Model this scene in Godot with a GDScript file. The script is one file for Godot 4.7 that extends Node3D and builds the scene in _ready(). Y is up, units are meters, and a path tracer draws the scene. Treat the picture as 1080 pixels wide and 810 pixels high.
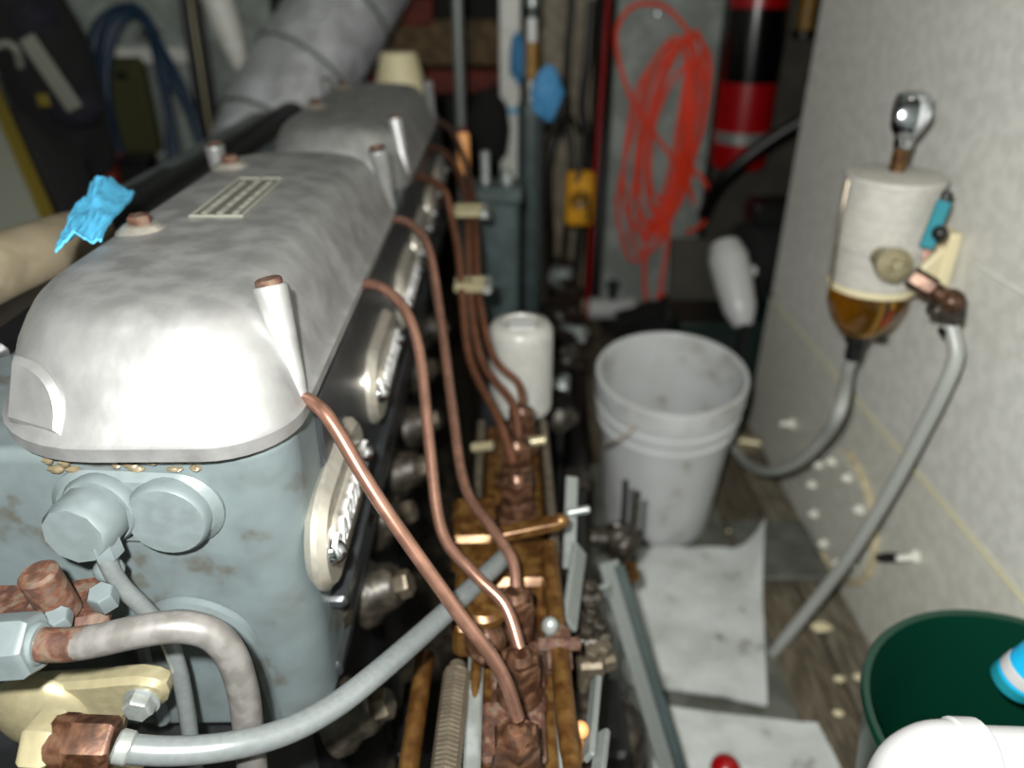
extends Node3D
# A boat's engine room seen over the diesel: the camera and the light come first, then the room, the engine, the things in the aisle and the things along the bulkheads.

const CREASE := 0.72
var mats := {}
var tex := {}
var used := {}


class Mold:
	# a bag of triangles; every piece that is added turns its faces outwards by itself
	var p := PackedVector3Array()
	var from := 0

	func tri(a: Vector3, b: Vector3, c: Vector3) -> void:
		p.append(a); p.append(b); p.append(c)

	func quad(a: Vector3, b: Vector3, c: Vector3, d: Vector3) -> void:
		tri(a, b, c); tri(a, c, d)

	func begin() -> void:
		from = p.size()

	func done() -> Mold:
		var vol := 0.0
		if p.size() == from:
			return self
		var o := p[from]
		for i in range(from, p.size(), 3):
			vol += (p[i] - o).dot((p[i + 1] - o).cross(p[i + 2] - o))
		if vol > 0.0:
			for i in range(from, p.size(), 3):
				var t := p[i + 1]
				p[i + 1] = p[i + 2]
				p[i + 2] = t
		return self

	func rows(r: Array, around := true, cap_a := true, cap_b := true) -> Mold:
		begin()
		for i in r.size() - 1:
			var a: PackedVector3Array = r[i]
			var b: PackedVector3Array = r[i + 1]
			var n := a.size()
			for j in (n if around else n - 1):
				quad(a[j], b[j], b[(j + 1) % n], a[(j + 1) % n])
		for e in [[0, cap_a], [r.size() - 1, cap_b]]:
			if e[1]:
				var a: PackedVector3Array = r[e[0]]
				var c := Vector3.ZERO
				for q in a:
					c += q
				c /= a.size()
				for j in a.size():
					if e[0] == 0:
						tri(a[j], a[(j + 1) % a.size()], c)
					else:
						tri(a[(j + 1) % a.size()], a[j], c)
		return done()

	static func frame(d: Vector3) -> Basis:
		var y := d.normalized()
		var h := Vector3.RIGHT if absf(y.x) < 0.8 else Vector3.BACK
		var z := h.cross(y).normalized()
		return Basis(y.cross(z), y, z)

	# profile: Vector2(radius, height along the axis)
	func lathe(at: Vector3, axis: Vector3, profile: Array, seg := 24, turn := 0.0) -> Mold:
		var b := frame(axis)
		var r := []
		for q in profile:
			var ring := PackedVector3Array()
			for j in seg:
				var t := TAU * j / seg + turn
				ring.append(at + b * Vector3(cos(t) * q.x, q.y, sin(t) * q.x))
			r.append(ring)
		return rows(r)

	func rod(a: Vector3, b: Vector3, r: float, seg := 16, bevel := 0.0015) -> Mold:
		var l := a.distance_to(b)
		var e := minf(bevel, minf(r * 0.4, l * 0.3))
		return lathe(a, b - a, [Vector2(r - e, 0), Vector2(r, e), Vector2(r, l - e), Vector2(r - e, l)], seg)

	func cone(a: Vector3, b: Vector3, ra: float, rb: float, seg := 24) -> Mold:
		return lathe(a, b - a, [Vector2(ra, 0), Vector2(rb, a.distance_to(b))], seg)

	func hex(a: Vector3, b: Vector3, r: float, turn := 0.3) -> Mold:
		var l := a.distance_to(b)
		var e := minf(r * 0.16, l * 0.3)
		return lathe(a, b - a, [Vector2(r * 0.86, 0), Vector2(r, e), Vector2(r, l - e), Vector2(r * 0.86, l)], 6, turn)

	func dome(at: Vector3, axis: Vector3, r: float, h: float, seg := 20) -> Mold:
		var q := []
		for i in 7:
			var t := PI / 2 * i / 6
			q.append(Vector2(maxf(r * cos(t), 0.0002), h * sin(t)))
		return lathe(at, axis, q, seg)

	func ball(at: Vector3, s: Vector3, seg := 20, wobble := 0.0, noise: FastNoiseLite = null, basis := Basis()) -> Mold:
		var r := []
		for i in range(0, seg / 2 + 1):
			var t := clampf(PI * i / (seg / 2), 0.02, PI - 0.02)
			var ring := PackedVector3Array()
			for j in seg:
				var f := TAU * j / seg
				var d := Vector3(sin(t) * cos(f), cos(t), sin(t) * sin(f))
				var k := 1.0 + (wobble * noise.get_noise_3dv(d * 100.0 + at * 300.0) if noise else 0.0)
				ring.append(at + basis * (d * s * k))
			r.append(ring)
		return rows(r)

	static func smooth(pts: Array, sub := 6) -> PackedVector3Array:
		var out := PackedVector3Array()
		for i in pts.size() - 1:
			var a: Vector3 = pts[maxi(i - 1, 0)]
			var b: Vector3 = pts[i]
			var c: Vector3 = pts[i + 1]
			var d: Vector3 = pts[mini(i + 2, pts.size() - 1)]
			for k in sub:
				out.append(b.cubic_interpolate(c, a, d, float(k) / sub))
		out.append(pts[-1])
		return out

	func tube(pts: Array, r: float, seg := 12, sub := 6, radii: Array = [], rib := 0.0) -> Mold:
		var q := smooth(pts, sub)
		var up := frame(q[1] - q[0])
		var ring_rows := []
		for i in q.size():
			var t := (q[mini(i + 1, q.size() - 1)] - q[maxi(i - 1, 0)]).normalized()
			var x := (up.x - t * up.x.dot(t)).normalized()
			up = Basis(x, t, x.cross(t))
			var rr := r
			if radii.size():
				var f := float(i) / sub
				var n := mini(int(f), radii.size() - 2)
				rr = lerpf(radii[n], radii[n + 1], f - n)
			if rib > 0.0 and i % 2 == 0:
				rr -= rib
			var ring := PackedVector3Array()
			for j in seg:
				var f2 := TAU * j / seg
				ring.append(q[i] + (up.x * cos(f2) + up.z * sin(f2)) * rr)
			ring_rows.append(ring)
		return rows(ring_rows)

	# a flat outline (x, y of the basis) swept along the basis' z from -depth / 2 to depth / 2, edges bevelled
	func slab(outline: PackedVector2Array, at: Vector3, basis: Basis, depth: float, bevel := 0.002) -> Mold:
		begin()
		var o := outline
		if Geometry2D.is_polygon_clockwise(o):
			o = o.duplicate(); o.reverse()
		var n := o.size()
		var ins := PackedVector2Array()
		for i in n:
			var a := (o[i] - o[(i + n - 1) % n]).normalized()
			var b := (o[(i + 1) % n] - o[i]).normalized()
			var m := (Vector2(-a.y, a.x) + Vector2(-b.y, b.x))
			ins.append(o[i] + m.normalized() * bevel / maxf(0.5, m.length() / 2.0))
		var h := depth / 2.0
		var lv := [[ins, -h], [o, -h + bevel], [o, h - bevel], [ins, h]]
		for k in 3:
			for i in n:
				var j := (i + 1) % n
				quad(_at(lv[k][0][i], lv[k][1], at, basis), _at(lv[k][0][j], lv[k][1], at, basis), _at(lv[k + 1][0][j], lv[k + 1][1], at, basis), _at(lv[k + 1][0][i], lv[k + 1][1], at, basis))
		var t := Geometry2D.triangulate_polygon(ins)
		for i in range(0, t.size(), 3):
			tri(_at(ins[t[i]], h, at, basis), _at(ins[t[i + 1]], h, at, basis), _at(ins[t[i + 2]], h, at, basis))
			tri(_at(ins[t[i]], -h, at, basis), _at(ins[t[i + 2]], -h, at, basis), _at(ins[t[i + 1]], -h, at, basis))
		# triangulate_polygon may turn either way; make the caps agree with the sides
		if t.size() and (ins[t[1]] - ins[t[0]]).cross(ins[t[2]] - ins[t[0]]) < 0.0:
			for i in range(p.size() - t.size() * 2, p.size(), 3):
				var s := p[i + 1]
				p[i + 1] = p[i + 2]
				p[i + 2] = s
		return done()

	static func _at(q: Vector2, z: float, at: Vector3, b: Basis) -> Vector3:
		return at + b * Vector3(q.x, q.y, z)

	func box(c: Vector3, s: Vector3, bevel := 0.003, basis := Basis()) -> Mold:
		var e := minf(bevel, minf(s.x, minf(s.y, s.z)) * 0.35)
		var x := s.x / 2
		var y := s.y / 2
		var o := PackedVector2Array([Vector2(-x + e, -y), Vector2(x - e, -y), Vector2(x, -y + e), Vector2(x, y - e), Vector2(x - e, y), Vector2(-x + e, y), Vector2(-x, y - e), Vector2(-x, -y + e)])
		return slab(o, c, basis, s.z, e)

	# a bar of flat section from a to b
	func bar(a: Vector3, b: Vector3, w: float, t: float, face := Vector3.BACK, bevel := 0.0015) -> Mold:
		var y := (b - a).normalized()
		var x := y.cross(face).normalized()
		return box((a + b) / 2, Vector3(w, a.distance_to(b), t), bevel, Basis(x, y, x.cross(y)))

	# a cloth, pad or sheet: corners a b c d, ripples from noise, given a thickness
	func sheet(a: Vector3, b: Vector3, c: Vector3, d: Vector3, n: int, thick: float, shape: Callable) -> Mold:
		var nrm := (b - a).cross(d - a).normalized()
		if nrm.y < 0.0:
			nrm = -nrm
		begin()
		var top := []
		var low := []
		for i in n + 1:
			var r := PackedVector3Array()
			var q := PackedVector3Array()
			for j in n + 1:
				var u := float(i) / n
				var v := float(j) / n
				var w: Vector3 = a.lerp(b, u).lerp(d.lerp(c, u), v) + shape.call(u, v)
				r.append(w + nrm * thick)
				q.append(w)
			top.append(r); low.append(q)
		for i in n:
			for j in n:
				quad(top[i][j], top[i + 1][j], top[i + 1][j + 1], top[i][j + 1])
				quad(low[i][j], low[i][j + 1], low[i + 1][j + 1], low[i + 1][j])
			quad(top[i][0], low[i][0], low[i + 1][0], top[i + 1][0])
			quad(top[i][n], top[i + 1][n], low[i + 1][n], low[i][n])
			quad(top[0][i], top[0][i + 1], low[0][i + 1], low[0][i])
			quad(top[n][i], low[n][i], low[n][i + 1], top[n][i + 1])
		return done()

	func build(origin: Vector3, crease: float) -> ArrayMesh:
		var at := {}
		var keys := []
		var fn := PackedVector3Array()
		for i in range(0, p.size(), 3):
			fn.append((p[i + 2] - p[i]).cross(p[i + 1] - p[i]))
			for k in 3:
				var key := Vector3i((p[i + k] * 20000.0).round())
				keys.append(key)
				if at.has(key):
					at[key].append(i / 3)
				else:
					at[key] = [i / 3]
		var nr := PackedVector3Array()
		nr.resize(p.size())
		var unit := PackedVector3Array()
		for q in fn:
			unit.append(q.normalized())
		for i in p.size():
			var f := i / 3
			var s := Vector3.ZERO
			for g in at[keys[i]]:
				if unit[g].dot(unit[f]) > crease:
					s += fn[g]
			nr[i] = s.normalized() if s.length_squared() > 1e-24 else Vector3.UP
		var v := PackedVector3Array()
		for q in p:
			v.append(q - origin)
		var arrays := []
		arrays.resize(Mesh.ARRAY_MAX)
		arrays[Mesh.ARRAY_VERTEX] = v
		arrays[Mesh.ARRAY_NORMAL] = nr
		var m := ArrayMesh.new()
		m.add_surface_from_arrays(Mesh.PRIMITIVE_TRIANGLES, arrays)
		return m


func mold() -> Mold:
	return Mold.new()


func numbered(called: String) -> String:
	if not used.has(called):
		used[called] = 0
		return called
	used[called] += 1
	return "%s_%03d" % [called, used[called]]


func thing(called: String, label: String, category: String, at := Vector3.ZERO, group := "") -> Node3D:
	var o := Node3D.new()
	o.name = numbered(called)
	o.position = at
	o.set_meta("label", label)
	o.set_meta("category", category)
	if group:
		o.set_meta("group", group)
	add_child(o)
	return o


func origin_of(n: Node) -> Vector3:
	var o := Vector3.ZERO
	while n is Node3D and n != self:
		o += (n as Node3D).position
		n = n.get_parent()
	return o


func part(called: String, m: Mold, mat: Material, parent: Node = self, label := "", crease := CREASE) -> MeshInstance3D:
	var o := MeshInstance3D.new()
	o.name = numbered(called) if parent == self else called
	o.mesh = m.build(origin_of(parent), crease)
	o.material_override = mat
	if label:
		o.set_meta("label", label)
	parent.add_child(o, true)
	return o


func hub(called: String, parent: Node) -> Node3D:
	var o := Node3D.new()
	o.name = called
	parent.add_child(o, true)
	return o


func tag(o: Node, label: String, category: String, group := "") -> void:
	o.set_meta("label", label)
	o.set_meta("category", category)
	if group:
		o.set_meta("group", group)


func struct(called: String, m: Mold, mat: Material, parent: Node = self) -> MeshInstance3D:
	var o := part(called, m, mat, parent)
	if parent == self:
		o.set_meta("kind", "structure")
	return o


func noise_tex(called: String, freq: float, octaves: int, lo: Color, mid: Color, hi: Color, points := [0.3, 0.5, 0.7], size := 512, kind := FastNoiseLite.TYPE_SIMPLEX_SMOOTH) -> void:
	var n := FastNoiseLite.new()
	n.seed = called.hash() % 10000
	n.noise_type = kind
	n.frequency = freq
	n.fractal_type = FastNoiseLite.FRACTAL_FBM
	n.fractal_octaves = octaves
	var g := Gradient.new()
	g.offsets = PackedFloat32Array(points)
	g.colors = PackedColorArray([lo, mid, hi])
	var t := NoiseTexture2D.new()
	t.width = size
	t.height = size
	t.seamless = true
	t.noise = n
	t.color_ramp = g
	tex[called] = t


func mat(called: String, color: Color, rough := 0.5, metal := 0.0, pattern := "", scale := 4.0, bump := "", depth := 0.05, bump_scale := 12.0, spec := 0.5) -> StandardMaterial3D:
	var m := StandardMaterial3D.new()
	m.resource_name = called
	m.albedo_color = color
	m.roughness = rough
	m.metallic = metal
	m.metallic_specular = spec
	if pattern:
		m.albedo_texture = tex[pattern]
	if bump:
		m.heightmap_enabled = true
		m.heightmap_texture = tex[bump]
		m.heightmap_scale = depth
	m.uv1_triplanar = true
	m.uv1_world_triplanar = true
	m.uv1_scale = Vector3.ONE * scale
	mats[called] = m
	return m


func ring_outline(x0: float, x1: float, z0: float, z1: float, r: float, y: float, corner := 7, edge := 4, port := 0.0) -> PackedVector3Array:
	# a rounded rectangle in plan; z0 is the end towards the camera
	var out := PackedVector3Array()
	var q := minf(port, x1 - x0 - r - 0.004) if port > 0.0 else r                  # the port front corner may be rounder
	var c := [[x1 - r, z0 - r, 90.0, r], [x1 - r, z1 + r, 0.0, r], [x0 + r, z1 + r, -90.0, r], [x0 + q, z0 - q, -180.0, q]]
	for k in 4:
		for i in corner + 1:
			var t := deg_to_rad(c[k][2] - 90.0 * i / corner)
			out.append(Vector3(c[k][0] + cos(t) * c[k][3], y, c[k][1] + sin(t) * c[k][3]))
		var d = c[(k + 1) % 4]
		var t2 := deg_to_rad(d[2])
		var a := out[-1]
		var b := Vector3(d[0] + cos(t2) * d[3], y, d[1] + sin(t2) * d[3])
		for i in range(1, edge):
			out.append(a.lerp(b, float(i) / edge))
	return out


func stadium(length: float, height: float, n := 10) -> PackedVector2Array:
	var r := height / 2
	var o := PackedVector2Array()
	for i in n + 1:
		var t := -PI / 2 + PI * i / n
		o.append(Vector2(length / 2 - r + cos(t) * r, sin(t) * r))
	for i in n + 1:
		var t := PI / 2 + PI * i / n
		o.append(Vector2(-length / 2 + r + cos(t) * r, sin(t) * r))
	return o


func lettering(text: String, height: float, depth: float) -> TextMesh:
	var t := TextMesh.new()
	var f := SystemFont.new()
	f.font_names = PackedStringArray(["Droid Serif"])
	f.font_weight = 700
	t.font = f
	t.font_size = 32
	t.pixel_size = height / 24.0
	t.depth = depth
	t.curve_step = 2.0
	t.text = text
	return t


func _ready() -> void:
	# ---- camera, light, exposure
	var cam := Camera3D.new()
	cam.name = "camera"
	cam.position = Vector3(0, 1.02, 0)
	cam.rotation_degrees = Vector3(-28.2, -0.63, 0)
	cam.fov = 53.52
	var lens := CameraAttributesPhysical.new()
	lens.frustum_focal_length = 23.8
	lens.frustum_focus_distance = 0.48
	lens.exposure_aperture = 3.0
	lens.frustum_near = 0.03
	lens.frustum_far = 50.0
	cam.attributes = lens
	add_child(cam)
	cam.current = true
	var we := WorldEnvironment.new()
	we.name = "environment"
	var env := Environment.new()
	env.background_mode = Environment.BG_COLOR
	env.background_color = Color(0.01, 0.01, 0.012)
	env.tonemap_mode = Environment.TONE_MAPPER_LINEAR
	env.tonemap_exposure = 1.0
	env.sdfgi_enabled = true
	env.ssao_enabled = true
	env.ssil_enabled = true
	we.environment = env
	add_child(we)
	var flash := OmniLight3D.new()                      # the camera's own flash, up and to the left of the lens
	flash.name = "camera_flash"
	flash.position = Vector3(-0.045, 1.085, 0.0)
	flash.light_color = Color(1.0, 1.0, 0.985)
	flash.light_energy = 1.75
	flash.light_size = 0.012
	flash.omni_range = 8.0
	flash.omni_attenuation = 2.0
	flash.shadow_enabled = true
	add_child(flash)
	var tube := AreaLight3D.new()                       # fill light added over the aisle, from a lamp out of view
	tube.name = "added_fill_light"
	tube.position = Vector3(0.3, 2.04, -0.95)
	tube.rotation_degrees = Vector3(-90, 0, 0)
	tube.area_size = Vector2(0.16, 1.0)
	tube.light_color = Color(1.0, 0.97, 0.88)
	tube.light_energy = 0.10
	tube.area_range = 8.0
	tube.shadow_enabled = true
	add_child(tube)

	make_materials()
	build_room()
	build_tank()
	build_engine()
	build_aisle()
	build_tank_filter()
	build_far_end()
	build_port_side()


func make_materials() -> void:
	var w := Color.WHITE
	noise_tex("mottle", 0.008, 5, Color(0.84, 0.84, 0.83), Color(0.92, 0.92, 0.92), w)
	noise_tex("fine", 0.03, 5, Color(0.94, 0.94, 0.935), Color(0.97, 0.97, 0.97), w)
	noise_tex("relief", 0.05, 5, Color.BLACK, Color(0.5, 0.5, 0.5), w, [0.25, 0.5, 0.75])
	noise_tex("crumple", 0.015, 4, Color.BLACK, Color(0.5, 0.5, 0.5), w, [0.25, 0.5, 0.75])
	noise_tex("rusty", 0.02, 5, Color(0.26, 0.15, 0.10), Color(0.38, 0.23, 0.15), Color(0.40, 0.34, 0.29), [0.35, 0.52, 0.68])
	noise_tex("brown_metal", 0.025, 5, Color(0.26, 0.17, 0.12), Color(0.38, 0.26, 0.19), Color(0.50, 0.38, 0.30), [0.3, 0.5, 0.72])
	noise_tex("brassy", 0.025, 5, Color(0.33, 0.22, 0.10), Color(0.42, 0.30, 0.15), Color(0.50, 0.39, 0.22), [0.3, 0.5, 0.7])
	noise_tex("paint_worn", 0.012, 6, Color(0.40, 0.39, 0.36), Color(0.46, 0.49, 0.49), Color(0.50, 0.54, 0.54), [0.15, 0.33, 0.75])
	noise_tex("cast", 0.015, 6, Color(0.62, 0.62, 0.615), Color(0.69, 0.69, 0.685), Color(0.76, 0.76, 0.755), [0.25, 0.5, 0.75])
	noise_tex("board", 0.018, 5, Color(0.30, 0.275, 0.23), Color(0.37, 0.345, 0.295), Color(0.44, 0.415, 0.365), [0.3, 0.5, 0.72])
	noise_tex("dirty_white", 0.008, 4, Color(0.70, 0.67, 0.62), Color(0.86, 0.86, 0.845), Color(0.90, 0.90, 0.89), [0.10, 0.30, 0.7])
	noise_tex("pad", 0.008, 5, Color(0.58, 0.57, 0.55), Color(0.84, 0.85, 0.84), Color(0.90, 0.91, 0.91), [0.06, 0.24, 0.7])
	noise_tex("grime", 0.02, 5, Color(0.14, 0.13, 0.11), Color(0.22, 0.20, 0.17), Color(0.34, 0.31, 0.27), [0.3, 0.5, 0.75])

	mat("cast_aluminium", Color(0.86, 0.86, 0.86), 0.48, 0.68, "cast", 3.0, "relief", 0.008)
	mat("plate_aluminium", Color(0.80, 0.78, 0.73), 0.32, 0.75, "fine", 6.0)
	mat("nameplate", Color(0.45, 0.45, 0.42), 0.4, 0.5, "fine", 8.0)
	mat("block_paint", Color(0.70, 0.72, 0.73), 0.40, 0.0, "paint_worn", 3.0, "relief", 0.006)
	mat("cap_paint", Color(0.36, 0.395, 0.40), 0.42, 0.0, "fine", 4.0)
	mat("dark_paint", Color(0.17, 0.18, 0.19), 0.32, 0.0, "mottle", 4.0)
	mat("black_iron", Color(0.05, 0.05, 0.055), 0.42, 0.2, "mottle", 5.0)
	mat("oily_iron", Color(0.85, 0.85, 0.85), 0.42, 0.35, "grime", 5.0, "relief", 0.03)
	mat("copper", Color(0.54, 0.40, 0.34), 0.30, 0.7, "mottle", 12.0)
	mat("old_copper", Color(0.40, 0.26, 0.19), 0.40, 0.5, "mottle", 12.0)
	mat("brown_brass", Color(0.80, 0.78, 0.76), 0.38, 0.5, "brown_metal", 6.0, "relief", 0.01)
	mat("brass", Color(0.80, 0.76, 0.72), 0.36, 0.5, "brassy", 3.5)
	mat("cream_brass", Color(0.56, 0.53, 0.42), 0.36, 0.35, "fine", 5.0, "relief", 0.008)
	mat("rust", Color(0.80, 0.78, 0.76), 0.75, 0.0, "rusty", 7.0, "relief", 0.03)
	mat("grey_pipe", Color(0.40, 0.42, 0.42), 0.32, 0.25, "fine", 10.0)
	mat("rusty_pipe", Color(0.43, 0.42, 0.41), 0.36, 0.3, "mottle", 14.0)
	mat("pale_steel", Color(0.60, 0.62, 0.61), 0.35, 0.5, "mottle", 8.0)
	mat("grey_bar", Color(0.45, 0.47, 0.46), 0.4, 0.25, "fine", 8.0)
	mat("spring_steel", Color(0.48, 0.44, 0.38), 0.35, 0.7, "mottle", 12.0)
	mat("chrome", Color(0.75, 0.76, 0.78), 0.10, 1.0)
	mat("tank_paint", Color(0.80, 0.80, 0.775), 0.45, 0.0, "fine", 2.0)
	mat("tank_low", Color(0.78, 0.775, 0.735), 0.45, 0.0, "fine", 2.0)
	mat("seam", Color(0.80, 0.78, 0.66), 0.5, 0.0, "fine", 6.0)
	mat("sealant", Color(0.80, 0.75, 0.62), 0.5, 0.0, "mottle", 8.0)
	mat("bolt_white", Color(0.86, 0.86, 0.82), 0.4)
	mat("white_plastic", Color(0.80, 0.81, 0.82), 0.4, 0.0, "dirty_white", 2.2)
	mat("clean_white", Color(0.68, 0.68, 0.68), 0.35)
	mat("canister", Color(0.70, 0.69, 0.66), 0.4, 0.0, "fine", 4.0)
	mat("plate_print", Color(0.52, 0.52, 0.48), 0.5)
	mat("oil_can", Color(0.60, 0.60, 0.58), 0.35, 0.0, "fine", 4.0)
	mat("gunge", Color(0.40, 0.36, 0.28), 0.35, 0.0, "mottle", 20.0)
	mat("pink_label", Color(0.82, 0.62, 0.58), 0.5)
	mat("pad", Color(0.80, 0.81, 0.80), 0.9, 0.0, "pad", 2.6, "crumple", 0.12)
	mat("grey_board", Color(0.36, 0.37, 0.34), 0.6, 0.0, "mottle", 4.0)
	for i in 3:
		mat("plank%d" % i, [Color(0.92, 0.9, 0.86), Color(0.8, 0.78, 0.74), Color(1.0, 1.0, 0.98)][i], 0.7, 0.0, "board", 1.0, "relief", 0.03)
		mats["plank%d" % i].uv1_scale = Vector3(9, 9, 1.3)
		mats["plank%d" % i].uv1_offset = Vector3(0.37 * i, 0, 0.21 * i)
	mat("bilge", Color(0.62, 0.60, 0.56), 0.5, 0.0, "grime", 3.0, "relief", 0.08)
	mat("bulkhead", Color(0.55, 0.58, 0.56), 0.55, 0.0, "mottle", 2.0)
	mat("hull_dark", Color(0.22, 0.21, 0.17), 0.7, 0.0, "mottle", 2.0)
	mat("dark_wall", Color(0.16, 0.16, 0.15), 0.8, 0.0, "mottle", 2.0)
	mat("rubber", Color(0.025, 0.025, 0.028), 0.45)
	mat("soft_black", Color(0.03, 0.03, 0.036), 0.9, 0.0, "mottle", 6.0, "crumple", 0.2)
	mat("navy", Color(0.03, 0.035, 0.10), 0.85, 0.0, "mottle", 6.0, "crumple", 0.3)
	mat("grey_hose", Color(0.56, 0.57, 0.55), 0.35)
	mat("blue_hose", Color(0.04, 0.15, 0.24), 0.45)
	mat("orange_cord", Color(0.90, 0.24, 0.10), 0.5)
	mat("red_cable", Color(0.55, 0.06, 0.06), 0.5)
	mat("red_paint", Color(0.55, 0.015, 0.03), 0.3)
	mat("black_gloss", Color(0.02, 0.018, 0.02), 0.2)
	mat("silver_foil", Color(0.84, 0.85, 0.87), 0.45, 0.3, "mottle", 2.0, "crumple", 0.5)
	mat("wood_tan", Color(1.0, 0.82, 0.55), 0.7, 0.0, "board", 2.0)
	mats["wood_tan"].albedo_color = Color(1.0, 0.85, 0.6)
	mat("wood_red", Color(0.45, 0.14, 0.06), 0.7, 0.0, "mottle", 3.0)
	mat("yellow", Color(0.85, 0.60, 0.04), 0.4, 0.0, "mottle", 8.0)
	mat("amber_paint", Color(0.50, 0.36, 0.06), 0.5, 0.0, "mottle", 8.0)
	mat("olive_edge", Color(0.38, 0.33, 0.08), 0.5)
	mat("olive", Color(0.20, 0.20, 0.06), 0.7)
	mat("blue_rag", Color(0.24, 0.56, 0.70), 0.7, 0.0, "fine", 5.0)
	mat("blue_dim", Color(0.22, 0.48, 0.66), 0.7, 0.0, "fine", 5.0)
	mat("green_tub", Color(0.01, 0.17, 0.12), 0.3)
	mat("dark_green", Color(0.02, 0.10, 0.085), 0.45)
	mat("teal", Color(0.08, 0.45, 0.50), 0.4)
	mat("cyan", Color(0.10, 0.62, 0.80), 0.3)
	mat("grey_green", Color(0.22, 0.27, 0.27), 0.4, 0.0, "mottle", 5.0)
	mat("cream_plastic", Color(0.80, 0.76, 0.62), 0.5)
	mat("peach", Color(0.82, 0.58, 0.36), 0.5)
	mat("maroon", Color(0.35, 0.02, 0.05), 0.5)
	mat("dull_white", Color(0.42, 0.43, 0.39), 0.5)
	mat("pale_tan", Color(0.50, 0.46, 0.38), 0.6, 0.0, "mottle", 4.0)
	var g := mat("amber_glass", Color(1.0, 0.74, 0.22, 0.0), 0.05)
	g.uv1_triplanar = false
	g.refraction_enabled = true
	g.refraction_scale = 0.05
	g.transparency = BaseMaterial3D.TRANSPARENCY_ALPHA
	mat("fill_lamp_glow", Color(0.9, 0.9, 0.85), 0.5)  # glow of the added overhead fill lamp
	mats["fill_lamp_glow"].emission_enabled = true
	mats["fill_lamp_glow"].emission = Color(1.0, 0.97, 0.88)
	mats["fill_lamp_glow"].emission_energy_multiplier = 0.8


func build_room() -> void:
	# floor: dark bilge bottom, planks by the tank, a grey board sheet in the aisle
	var fl := struct("floor", mold().box(Vector3(-0.2, -0.05, -1.1), Vector3(3.2, 0.1, 4.6), 0.002), mats.bilge)
	var edges := [0.43, 0.545, 0.622]
	for i in 2:
		var z := 0.1
		var k := 0
		while z > -2.3:
			var l: float = [1.16, 0.62, 0.9, 0.5][(k + i) % 4]
			part("plank", mold().box(Vector3((edges[i] + edges[i + 1]) / 2, 0.009, z - l / 2), Vector3(edges[i + 1] - edges[i] - 0.006, 0.018, l - 0.006), 0.003), mats["plank%d" % ((k + i) % 3)], fl)
			z -= l
			k += 1
	for k in 3:
		part("plank", mold().box(Vector3(0.372, 0.007, -0.3 - 0.75 * k), Vector3(0.105, 0.014, 0.744), 0.003), mats["plank%d" % ((k + 1) % 3)], fl)
	for k in 2:
		part("plank", mold().box(Vector3(0.264, 0.006, -1.62 - 0.55 * k), Vector3(0.10, 0.012, 0.544), 0.003), mats["plank%d" % k], fl)
	part("board_sheet", mold().box(Vector3(0.30, 0.0165, -0.98), Vector3(0.30, 0.006, 0.98), 0.002), mats.grey_board, fl)
	part("cross_plank", mold().box(Vector3(0.535, 0.0255, -1.16), Vector3(0.155, 0.012, 0.17), 0.003), mats.grey_board, fl)
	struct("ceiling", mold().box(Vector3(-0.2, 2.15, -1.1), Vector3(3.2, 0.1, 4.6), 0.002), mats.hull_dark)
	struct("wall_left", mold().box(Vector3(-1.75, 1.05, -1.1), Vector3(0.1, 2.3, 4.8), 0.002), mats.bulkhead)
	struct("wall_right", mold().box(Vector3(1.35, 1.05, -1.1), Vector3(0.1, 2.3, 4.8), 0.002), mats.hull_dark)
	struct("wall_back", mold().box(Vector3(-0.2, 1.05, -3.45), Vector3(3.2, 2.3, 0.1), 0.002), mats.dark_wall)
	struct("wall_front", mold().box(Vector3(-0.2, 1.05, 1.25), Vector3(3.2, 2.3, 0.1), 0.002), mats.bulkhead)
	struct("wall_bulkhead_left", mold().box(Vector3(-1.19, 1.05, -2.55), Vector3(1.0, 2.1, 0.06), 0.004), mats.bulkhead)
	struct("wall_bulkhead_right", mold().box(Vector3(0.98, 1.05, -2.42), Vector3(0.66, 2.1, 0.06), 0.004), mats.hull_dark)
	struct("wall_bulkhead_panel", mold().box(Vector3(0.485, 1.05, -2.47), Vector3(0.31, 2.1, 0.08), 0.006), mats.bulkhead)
	var lamp := thing("added_fill_lamp", "long pale lamp added above the aisle as fill, out of the picture", "lamp", Vector3(0.3, 2.1, -0.95))  # unseen fitting, added to carry the overhead fill light
	part("housing", mold().box(Vector3(0.3, 2.085, -0.95), Vector3(0.2, 0.03, 1.06), 0.006), mats.clean_white, lamp)
	part("diffuser", mold().box(Vector3(0.3, 2.062, -0.95), Vector3(0.16, 0.016, 1.0), 0.006), mats.fill_lamp_glow, lamp)


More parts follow.
